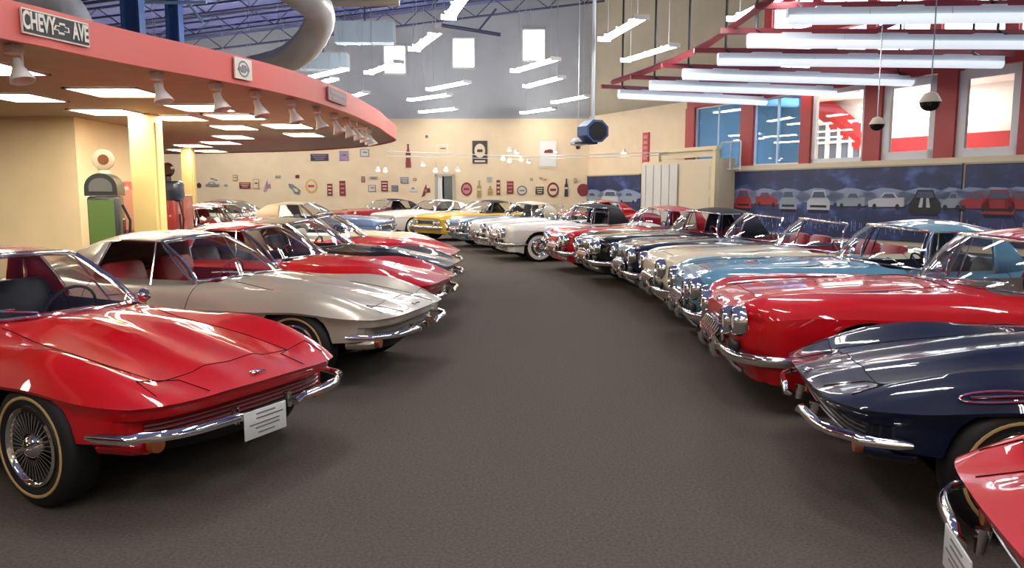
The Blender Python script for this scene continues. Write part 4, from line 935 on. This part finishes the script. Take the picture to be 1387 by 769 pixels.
# dome cameras
for px, py, dd, r, lb in [(1260, 138, 13, .17, 'larger dome security camera hanging in front of the right windows'), (1188, 168, 17, .16, 'smaller dome security camera left of the larger one')]:
    c = at_y(px, py, dd); t = thing('dome_camera', c, lb, 'security camera', 0, 'dome cameras'); q = MB(); q.lathe([(.02, .9*r*1.1), (r*.6, r*.8), (r, .1*r), (r, -.05*r)], n=24); q.build('camera_housing', mat('camera_tan', (.60, .54, .42), .4), t)
    q = MB(); q.lathe([(r*.97, -.02*r)]+[(r*.95*math.cos(PI/2*k/6), -.05*r-r*.85*math.sin(PI/2*k/6)) for k in range(7)], n=24); q.build('camera_dome', mat('dark_dome', (.01, .01, .01), .1), t)
    q = MB(); q.tube([(0, 0, r*.8), (0, 0, zc_(c.x)-c.z)], .012, 6); q.build('hanger_rod', DCHROME, t)
# speaker cluster on its pole
c = at_y(803, 178, 20); t = thing('hanging_speaker', c, 'blue black box speaker hanging on a pole from the ceiling', 'speaker', .5); q = MB()
oc = [(.36*math.cos(PI/4*k+PI/8), .30*math.sin(PI/4*k+PI/8)) for k in range(8)]; q.prism(oc, (0, .22, 0), (1, 0, 0), (0, 0, 1), .44); q.build('speaker_cabinet', mat('speaker_blue', (.06, .12, .28), .4), t, smooth=False)
q = MB(); q.prism([(a*.8, b*.8) for a, b in oc], (0, -.222, 0), (1, 0, 0), (0, 0, 1), .015); q.box((-.2, 0, -.30), (.5, .3, .05)); q.build('speaker_grille', BLACK, t, smooth=False)
q = MB(); q.tube([(0, 0, .27), (0, 0, zc_(c.x)-c.z)], .045, 8); q.build('mounting_pole', mat('pole_blue_grey', (.45, .52, .62), .4), t)
c = at_y(783, 193, 20.4); t = thing('hanging_lamp', c, 'round white lamp below the hanging speaker', 'lamp'); q = MB(); q.lathe([(.02, .12), (.12, .11), (.22, .02), (.22, -.04), (.1, -.09), (0, -.1)], n=20); q.build('lamp_shade', M_WHITE, t); q = MB(); q.lathe([(.06, -.09), (.06, -.16), (0, -.18)], n=12); q.build('lamp_tip', mat('tip_brown', (.15, .05, .03), .4), t); q = MB(); q.tube([(0, 0, .1), (0, 0, zc_(c.x)-c.z)], .01, 5); q.build('hanger_rod', DCHROME, t)
# little glowing lamps added on the rail to stand for warm reflections
for i, (px, py) in enumerate([(512, 229), (522, 230), (573, 222), (590, 230), (604, 229), (620, 229), (690, 202), (700, 205), (706, 215), (690, 217), (716, 218), (845, 205), (752, 204), (681, 214)]):
    c = at_y(px, py, 30.0); t = thing('rail_glint_lamp', c, 'tiny glowing lamp standing in for a reflection under the far lighting rail, %s from the left' % words[sorted([512, 522, 573, 590, 604, 620, 690, 700, 706, 690.5, 716, 845, 752, 681]).index(px)], 'spotlight', 0, 'tiny lamps standing in for reflections')
    q = MB(); q.lathe([(0, .1), (.05, .09), (.09, -.05), (.085, -.05), (.04, .06)], n=12); q.build('lamp_shade', M_WHITE, t); q = MB(); q.lathe([(.075, -.045), (.06, -.07), (0, -.08)], n=12); q.build('bulb', E_GLINT, t)
    q = MB(); q.tube([(0, 0, .1), (0, 0, max(.12, at_y(px, 217, 30).z-c.z-.05))], .008, 5); q.build('hanger_rod', DCHROME, t)
# ------------------------------------------------------------------ signs on the far wall
def cl(n, c): return mat('sign_'+n, c, .5)
MAR = cl('maroon', (.22, .03, .03)); CRM = cl('cream', (.72, .62, .42)); YEL = cl('yellow', (.70, .45, .12)); RDS = cl('red', (.50, .04, .05)); GRY = cl('slate', (.20, .24, .27)); TAN = cl('tan', (.45, .30, .12)); DK = cl('charcoal', (.04, .04, .045)); PUR = cl('violet', (.35, .22, .40)); PNK = cl('pink', (.60, .22, .22)); LGT = cl('pale_grey', (.60, .60, .56))
EX, EZ = Vector((1, 0, 0)), Vector((0, 0, 1))
def circ(w, h, n=24): return [(w/2*math.cos(2*PI*k/n), h/2*math.sin(2*PI*k/n)) for k in range(n)]
def rect(w, h, x=0, y=0): return [(x-w/2, y-h/2), (x+w/2, y-h/2), (x+w/2, y+h/2), (x-w/2, y+h/2)]
def bottle(w, h):
    p = [(-.5, -.5), (.5, -.5), (.5, -.30), (.42, -.16), (.5, 0), (.44, .14), (.2, .26), (.16, .44), (.2, .45), (.2, .5)]
    return [(a*w, b*h) for a, b in p]+[(-a*w, b*h) for a, b in reversed(p[2:])]
def wsign(px, py, w, h, kind, m1, m2, label, name='wall_sign', cat='sign', m3=None):
    c = at_y(px, py, BY); k = BY/FPX; w *= k; h *= k; t = thing(name, (c.x, BY-.01, c.z), label, cat, 0, 'signs on the far wall')
    def lay(poly, z, m, nm, x=0, y=0): q = MB(); q.prism(poly, (x, -z, y), EX, EZ, .02); q.build(nm, m, t, smooth=False)
    if kind == 'round': lay(circ(w, h), .01, m1, 'sign_rim'); lay(circ(w*.72, h*.72), .03, m2, 'sign_face'); lay(rect(w*.5, h*.16), .05, m3 or m1, 'sign_band')
    elif kind == 'bottle': lay(bottle(w, h), .01, m1, 'bottle_shape'); lay(rect(w*.9, h*.10, 0, -.03*h), .03, m2, 'bottle_label')
    elif kind == 'text':
        lay(rect(w, h), .01, m1, 'sign_panel')
        q = MB()
        for r in range(3): q.prism(rect(w*(.8-.15*r), h*.10, 0, h*(.28-.28*r)), (0, -.03, 0), EX, EZ, .02)
        q.build('sign_lines', m2, t, smooth=False)
    elif kind == 'poster': lay(rect(w, h), .01, m1, 'poster_board'); lay(circ(w*.72, h*.62), .03, m2, 'poster_emblem', 0, h*.06); lay(rect(w*.36, h*.12, 0, 0), .05, m3 or m1, 'emblem_band', 0, h*.06); lay(rect(w*.7, h*.07), .03, m2, 'poster_line', 0, -h*.40)
    elif kind == 'frame': lay(rect(w, h), .01, m1, 'frame'); lay(rect(w*.82, h*.86), .03, m2, 'picture'); lay([(x*w*.25, y*h*.10) for x, y in [(-1, -.3), (1, -.3), (1.2, .3), (.3, 1), (-.8, .6)]], .05, m3 or MAR, 'picture_motif', w*.05, h*.05)
    elif kind == 'wing': lay([(a*w, b*h) for a, b in [(-.5, .5), (-.1, .42), (.2, .15), (.5, -.1), (.4, -.5), (.05, -.4), (-.15, -.05), (-.4, .1)]], .01, m1, 'wing_shape'); lay([(a*w*.5+.1*w, b*h*.4-.1*h) for a, b in [(-.5, .5), (.2, .3), (.5, -.3), (0, -.4)]], .03, m2, 'wing_inlay')
    elif kind == 'figure': lay([(a*w, b*h) for a, b in [(-.5, -.5), (-.1, -.35), (.0, -.1), (.5, -.15), (.45, .2), (.1, .15), (.05, .5), (-.15, .2), (-.3, -.1)]], .01, m1, 'figure_shape'); lay(circ(w*.25, h*.2), .03, m2, 'figure_disc')
    elif kind == 'carshape': lay([(a*w, b*h) for a, b in [(-.5, -.4), (.5, -.4), (.5, -.05), (.25, 0), (.1, .35), (-.2, .35), (-.35, 0), (-.5, -.05)]], .01, m1, 'car_shape'); lay([(a*w, b*h) for a, b in [(-.2, .02), (.15, .02), (.05, .25), (-.15, .25)]], .03, m2, 'car_window')
S_ = [(650, 206, 20, 30, 'poster', DK, CRM, 'tall black poster with a cream round emblem high on the far wall'), (553, 211, 7, 31, 'bottle', MAR, CRM, 'large dark red bottle sign high on the far wall'), (599, 202, 16, 12, 'frame', SW, CRM, 'white rectangular sign high between the large bottle and the black poster'),
 (742, 208, 27, 39, 'frame', CRM, M_WHITE, 'big cream framed picture behind the tiny stand-in glint lamps'), (832, 199, 13, 22, 'frame', TAN, CRM, 'brown framed picture right of the hanging speaker'), (632, 256, 15, 18, 'round', MAR, PNK, 'round red sign right of the far door'),
 (649, 256, 6, 23, 'bottle', TAN, CRM, 'thin tan bottle sign right of the round red sign'), (663, 243, 8, 7, 'text', LGT, GRY, 'small grey plaque above the second tan bottle'), (664, 258, 7, 12, 'bottle', TAN, YEL, 'short tan bottle sign below the small grey plaque'),
 (675, 254, 5, 20, 'text', MAR, CRM, 'narrow upright maroon sign left of the maroon square one'), (691, 254, 9, 17, 'text', MAR, PNK, 'maroon upright rectangular sign right of the narrow one'), (707, 258, 14, 13, 'round', GRY, CRM, 'grey oval emblem sign'), (720, 243, 4, 4, 'round', MAR, CRM, 'very small dot sign above the dark rectangular one'),
 (731, 258, 11, 10, 'text', DK, CRM, 'dark square sign left of the large round maroon one'), (735, 242, 10, 4, 'wing', TAN, CRM, 'small tan winged sign above the dark square one'), (749, 257, 16, 20, 'round', MAR, CRM, 'large round maroon and cream sign'), (767, 254, 5, 24, 'bottle', DK, CRM, 'narrow dark bottle sign next to the large round maroon one'), (779, 244, 4, 6, 'text', TAN, CRM, 'tiny tan sign near the short mural'),
 (422, 252, 16, 19, 'round', YEL, CRM, 'round yellow sign with red centre', 'wall_sign', 'sign', RDS), (399, 256, 16, 15, 'wing', GRY, CRM, 'grey winged emblem sign left of the round yellow one'), (403, 239, 5, 4, 'text', MAR, DK, 'tiny dark plaque above the grey winged emblem'), (377, 239, 7, 3, 'text', GRY, CRM, 'tiny grey strip sign high to the left of the winged emblem'), (447, 257, 7, 16, 'text', MAR, CRM, 'maroon sign just right of the round yellow one'), (464, 255, 8, 20, 'text', MAR, PNK, 'taller maroon sign second right of the round yellow one'),
 (492, 243, 5, 8, 'text', MAR, CRM, 'small maroon plaque over the grey blue picture'), (506, 241, 12, 4, 'text', LGT, MAR, 'narrow pale lettered sign right of the small maroon plaque'), (504, 255, 10, 9, 'frame', GRY, LGT, 'grey blue picture left of the maroon shield'), (521, 252, 9, 14, 'text', MAR, CRM, 'maroon shield sign right of the grey blue picture'), (535, 255, 9, 8, 'frame', DK, GRY, 'dark square picture right of the maroon shield'), (548, 244, 11, 8, 'text', GRY, LGT, 'slate striped sign below the large bottle'), (562, 243, 5, 4, 'round', MAR, CRM, 'tiny round sign right of the slate striped one'),
 (560, 256, 11, 8, 'carshape', LGT, GRY, 'pale car shaped sign below the tiny round one'), (577, 258, 12, 18, 'figure', MAR, TAN, 'maroon figure shaped sign just left of the far door'), (362, 252, 10, 16, 'figure', PUR, PNK, 'violet figure shaped sign behind the silver white car'), (347, 249, 8, 13, 'frame', TAN, CRM, 'small brown framed picture left of the violet sign'), (332, 251, 15, 8, 'text', MAR, CRM, 'wide maroon sign on the left part of the far wall'), (319, 241, 6, 8, 'frame', MAR, CRM, 'small framed picture above the wide maroon sign'),
 (288, 249, 18, 8, 'carshape', GRY, CRM, 'grey car shaped sign near the thinner column'), (290, 243, 10, 4, 'wing', GRY, LGT, 'small grey wing sign above the grey car shaped one'), (270, 251, 6, 7, 'round', MAR, DK, 'dark round sign right beside the thinner column'), (306, 251, 5, 4, 'round', LGT, GRY, 'tiny pale round sign between the car shaped and the wide maroon ones'), (433, 213, 24, 9, 'text', DK, PUR, 'dark wide sign just under the canopy'), (466, 211, 12, 13, 'frame', GRY, PUR, 'grey violet picture under the canopy'), (494, 207, 12, 10, 'frame', GRY, LGT, 'grey picture under the tip of the canopy'), (578, 185, 4, 4, 'round', DK, GRY, 'small dark round sensor high on the far wall', 'wall_sensor', 'sensor')]
for s in S_: wsign(*s)
# red vertical sign on the right wall
c = wpt(875, 200, .04); t = thing('vertical_sign', c, 'tall narrow red sign with pale letters beside the cream partition', 'sign', math.atan2(WD.y, WD.x)); k = c.y/FPX
q = MB(); q.box((0, 0, 0), (.42, .06, 40*k)); q.build('sign_panel', RDS, t, smooth=False); q = MB()
for i in range(5): q.box((0, .035, (-14+7*i)*k), (.26, .02, 4.2*k)); q.box((0, -.035, (-14+7*i)*k), (.26, .02, 4.2*k))
q.build('sign_lettering', PNK, t, smooth=False)
# ------------------------------------------------------------------ murals
mm = bpy.data.materials.new('mural_blue'); mm.use_nodes = True; nt = mm.node_tree; b = nt.nodes['Principled BSDF']; b.inputs['Roughness'].default_value = .45
tc = nt.nodes.new('ShaderNodeTexCoord'); n1 = nt.nodes.new('ShaderNodeTexNoise'); n1.inputs['Scale'].default_value = 1.3; n1.inputs['Detail'].default_value = 8
mp = nt.nodes.new('ShaderNodeMapping'); mp.inputs['Scale'].default_value = (1, 1, 1.6); nt.links.new(tc.outputs['Object'], mp.inputs[0]); nt.links.new(mp.outputs[0], n1.inputs['Vector'])
r = nt.nodes.new('ShaderNodeValToRGB'); e = r.color_ramp.elements; e[0].position = .3; e[0].color = (.014, .020, .060, 1); e[1].position = .72; e[1].color = (.09, .15, .38, 1); x = e.new(.52); x.color = (.02, .035, .12, 1)
nt.links.new(n1.outputs['Fac'], r.inputs['Fac']); nt.links.new(r.outputs['Color'], b.inputs['Base Color'])
MUR = {'road': cl('mural_road', (.035, .05, .16)), 'glow': cl('mural_haze', (.24, .30, .44)), 'red': cl('print_red', (.35, .02, .03)), 'white': cl('print_white', (.50, .52, .55)), 'grey': cl('print_grey', (.28, .33, .38)), 'tyre': cl('print_black', (.008, .008, .012)), 'glass': cl('print_glass', (.06, .09, .14)), 'blk': cl('print_black', ()), 'streak': cl('mural_streak', (.22, .32, .55)), 'sky': cl('mural_dusk', (.05, .045, .06))}
MK = list(MUR)
def mural(s0, s1, cars, label, zt=2.42):
    c = wz((s0+s1)/2, 0, .03); rz = math.atan2(WD.y, WD.x); t = thing('wall_mural', c, label, 'mural', rz, 'murals on the right wall'); Wd = abs(s1-s0)
    sg_ = 1 if (Matrix.Rotation(rz, 3, 'Z') @ Vector((0, 1, 0))).dot(WN) > 0 else -1
    q = MB(); q.box((0, sg_*.02, zt/2+.1), (Wd, .04, zt-.2)); q.build('mural_panel', mm, t, smooth=False)
    q = MB(); q.box((0, sg_*.03, zt+.02), (Wd, .10, .05)); q.build('mural_rail', mat('rail_tan', (.45, .38, .26), .5), t, smooth=False)
    q = MB()
    def poly(pts, lay, mi):     # x is measured to the right as seen from the hall
        pts = [(a_, 1.15+(b_-1.15)*1.3) if mi != 'streak' else (a_, b_) for a_, b_ in pts]
        e1 = Vector((-1, 0, 0))*1; q.prism([(-x*1, z) for x, z in pts][::1], (0, sg_*(.045+.003*lay), 0), (1, 0, 0), (0, 0, 1), .002*-sg_, MK.index(mi))
    f = lambda px: -((wpt(px, 270)-WP0).dot(WD)-(s0+s1)/2)
    rr = random.Random(int(Wd*10))
    cloud = lambda x, z, a, b_, m, l: poly([(x+a*math.cos(2*PI*k/18)*(1+.18*math.sin(3*k)), z+b_*math.sin(2*PI*k/18)*(1+.15*math.cos(5*k))) for k in range(18)], l, m)
    for (px, col, view, sc) in cars:
        x = f(px); w = sc*1.12
        cloud(x, 1.42, min(w*1.1, 1.0), .20, 'glow', 0)
        z = 1.15
        if view == 'front':
            poly([(x-w*.42, z-.10), (x+w*.42, z-.10), (x+w*.60, z-.42), (x-w*.60, z-.42)], 1, 'road')
            poly([(x-w*.40, z-.14), (x+w*.40, z-.14), (x+w*.40, z-.05), (x-w*.40, z-.05)], 1, 'tyre')
            poly([(x-w*.46, z-.06), (x+w*.46, z-.06), (x+w*.46, z+.14), (x+w*.34, z+.26), (x-w*.34, z+.26), (x-w*.46, z+.14)], 2, col)
            poly([(x-w*.32, z+.24), (x+w*.32, z+.24), (x+w*.23, z+.44), (x-w*.23, z+.44)], 2, col)
            poly([(x-w*.27, z+.26), (x+w*.27, z+.26), (x+w*.20, z+.40), (x-w*.20, z+.40)], 3, 'glass')
            poly([(x-w*.34, z), (x+w*.34, z), (x+w*.32, z+.06), (x-w*.32, z+.06)], 3, 'tyre')
            if col == 'blk':
                for s in (-1, 1): poly([(x+s*w*.06, z+.05), (x+s*w*.17, z+.05), (x+s*w*.12, z+.26), (x+s*w*.04, z+.26)], 4, 'white')
        else:
            s = 1 if view == 'right' else -1
            poly([(x-w*.55, z+.02), (x+w*.55, z+.02), (x+w*.55, z+.08), (x-w*.55, z+.08)], 1, 'tyre')
            poly([(x-s*w*.5, z+.06), (x+s*w*.52, z+.04), (x+s*w*.54, z+.18), (x+s*w*.25, z+.26), (x-s*w*.5, z+.27)], 2, col)
            poly([(x-s*w*.35, z+.25), (x+s*w*.22, z+.25), (x+s*w*.08, z+.38), (x-s*w*.22, z+.38)], 2, col)
            poly([(x-s*w*.26, z+.26), (x+s*w*.14, z+.26), (x+s*w*.05, z+.355), (x-s*w*.18, z+.355)], 3, 'glass')
            for o_ in (-.32, .34): poly([(x+s*w*o_+.07*math.cos(2*PI*k/12), z+.05+.07*math.sin(2*PI*k/12)) for k in range(12)], 3, 'tyre')
    for k in range(int(Wd*14)):
        x = -Wd/2+.06+rr.random()*(Wd-.12); z = .35+rr.random()*.35; h = .06+.22*rr.random(); poly([(x-.012, z), (x+.012, z), (x+.008, z+h), (x-.008, z+h)], 1, 'streak')
    q.build('mural_print', [MUR[k] for k in MK], t, smooth=False)
s = lambda px: ws_of(px, 270)
mural(s(973), s(1303), [(985, 'red', 'left', .8), (1009, 'red', 'front', .8), (1040, 'red', 'right', .9), (1070, 'grey', 'front', .75), (1111, 'white', 'front', .9), (1155, 'grey', 'left', .9), (1203, 'white', 'left', 1.05), (1255, 'blk', 'front', .95), (1292, 'grey', 'left', .5)], 'long deep blue mural of printed cars right of the cream partition')
mural(s(1307), s(1440), [(1322, 'red', 'left', .75), (1355, 'red', 'front', .85), (1388, 'red', 'right', .8), (1422, 'white', 'front', .8)], 'blue mural of printed red cars at the right edge')
mural(s(791), s(868), [(828, 'white', 'front', 1.5), (805, 'grey', 'right', 1.2), (852, 'grey', 'left', 1.2)], 'short blue mural left of the cream partition')
# small round sign at the mural end
c = wpt(791, 257, .08); q = MB(); q.lathe([(0, -.03), (.28, -.03), (.30, .03), (0, .03)], axis='Y', n=24); o = q.build('wall_sign', MAR); o.location = at_y(790, 257, c.y-.3); tag(o, 'round maroon sign at the left end of the short mural', 'sign')
# ------------------------------------------------------------------ cream partition
rzw = math.atan2(WD.y, WD.x)
a = wpt(870, 270, .9); b = wpt(972, 270, .9); c = (a+b)/2; Wd = (Vector((a.x, a.y, 0))-Vector((b.x, b.y, 0))).length
h1 = wpt(900, 218, .9).z; h2 = wpt(930, 201, .7).z
t = thing('cream_partition', (c.x, c.y, 0), 'tall cream partition with folding door panels between the two murals', 'partition', rzw+PI)
sgn = 1 if (Matrix.Rotation(rzw+PI, 3, 'Z') @ Vector((0, 1, 0))).dot(WN) > 0 else -1
q = MB(); q.box((0, -sgn*.42, h1/2), (Wd, .8, h1)); q.build('partition_body', M_CREAMD, t, smooth=False)
q = MB()
for k in range(9): q.box((-Wd/2+.15+Wd*.5*k/9, sgn*.02*(1 if k % 2 else 2), h1/2-.05), (Wd*.5/9*.9, .05, h1-.2))
q.build('folding_door', mat('folding_white', (.68, .66, .60), .5), t, smooth=False)
q = MB(); q.box((Wd*.30, sgn*.02, h1/2-.05), (Wd*.30, .05, h1-.2)); 
for (zz, hh) in ((h1*.3, h1*.4), (h1*.75, h1*.3)): q.box((Wd*.30, sgn*.05, zz), (Wd*.22, .02, hh))
q.build('panel_door', M_CREAMD, t, smooth=False)
q = MB(); q.box((Wd*.48, sgn*.06, h2/2), (.16, .2, h2)); q.box((-Wd*.25, sgn*.06, (h1+h2)/2), (.14, .16, h2-h1)); q.box((Wd*.12, sgn*.06, h2-.07), (Wd*.78, .18, .14)); q.box((Wd*.12, sgn*.0, h1+(h2-h1)*.45), (Wd*.7, .06, (h2-h1)*.6), 1)
q.build('top_frame', [mat('pine_frame', (.80, .68, .40), .5), M_CREAMD], t, smooth=False)
a = wpt(976, 235, .5); b = wpt(1002, 235, .5); q = MB()
for p_ in (a, b, (a+b)/2): q.tube([Vector((p_.x, p_.y, 2.45)), Vector((p_.x, p_.y, 3.5))], .03, 6)
for z in (2.5, 3.5): q.tube([Vector((a.x, a.y, z)), Vector((b.x, b.y, z))], .03, 6)
tag(q.build('guard_rail', mat('rail_pale', (.60, .66, .70), .4)), 'pale metal guard rail on the ledge beside the cream partition', 'railing')
# ------------------------------------------------------------------ light of the place
wd = bpy.data.worlds.new('world'); SC.world = wd; wd.use_nodes = True; wd.node_tree.nodes['Background'].inputs[0].default_value = (.55, .75, 1, 1); wd.node_tree.nodes['Background'].inputs[1].default_value = .35
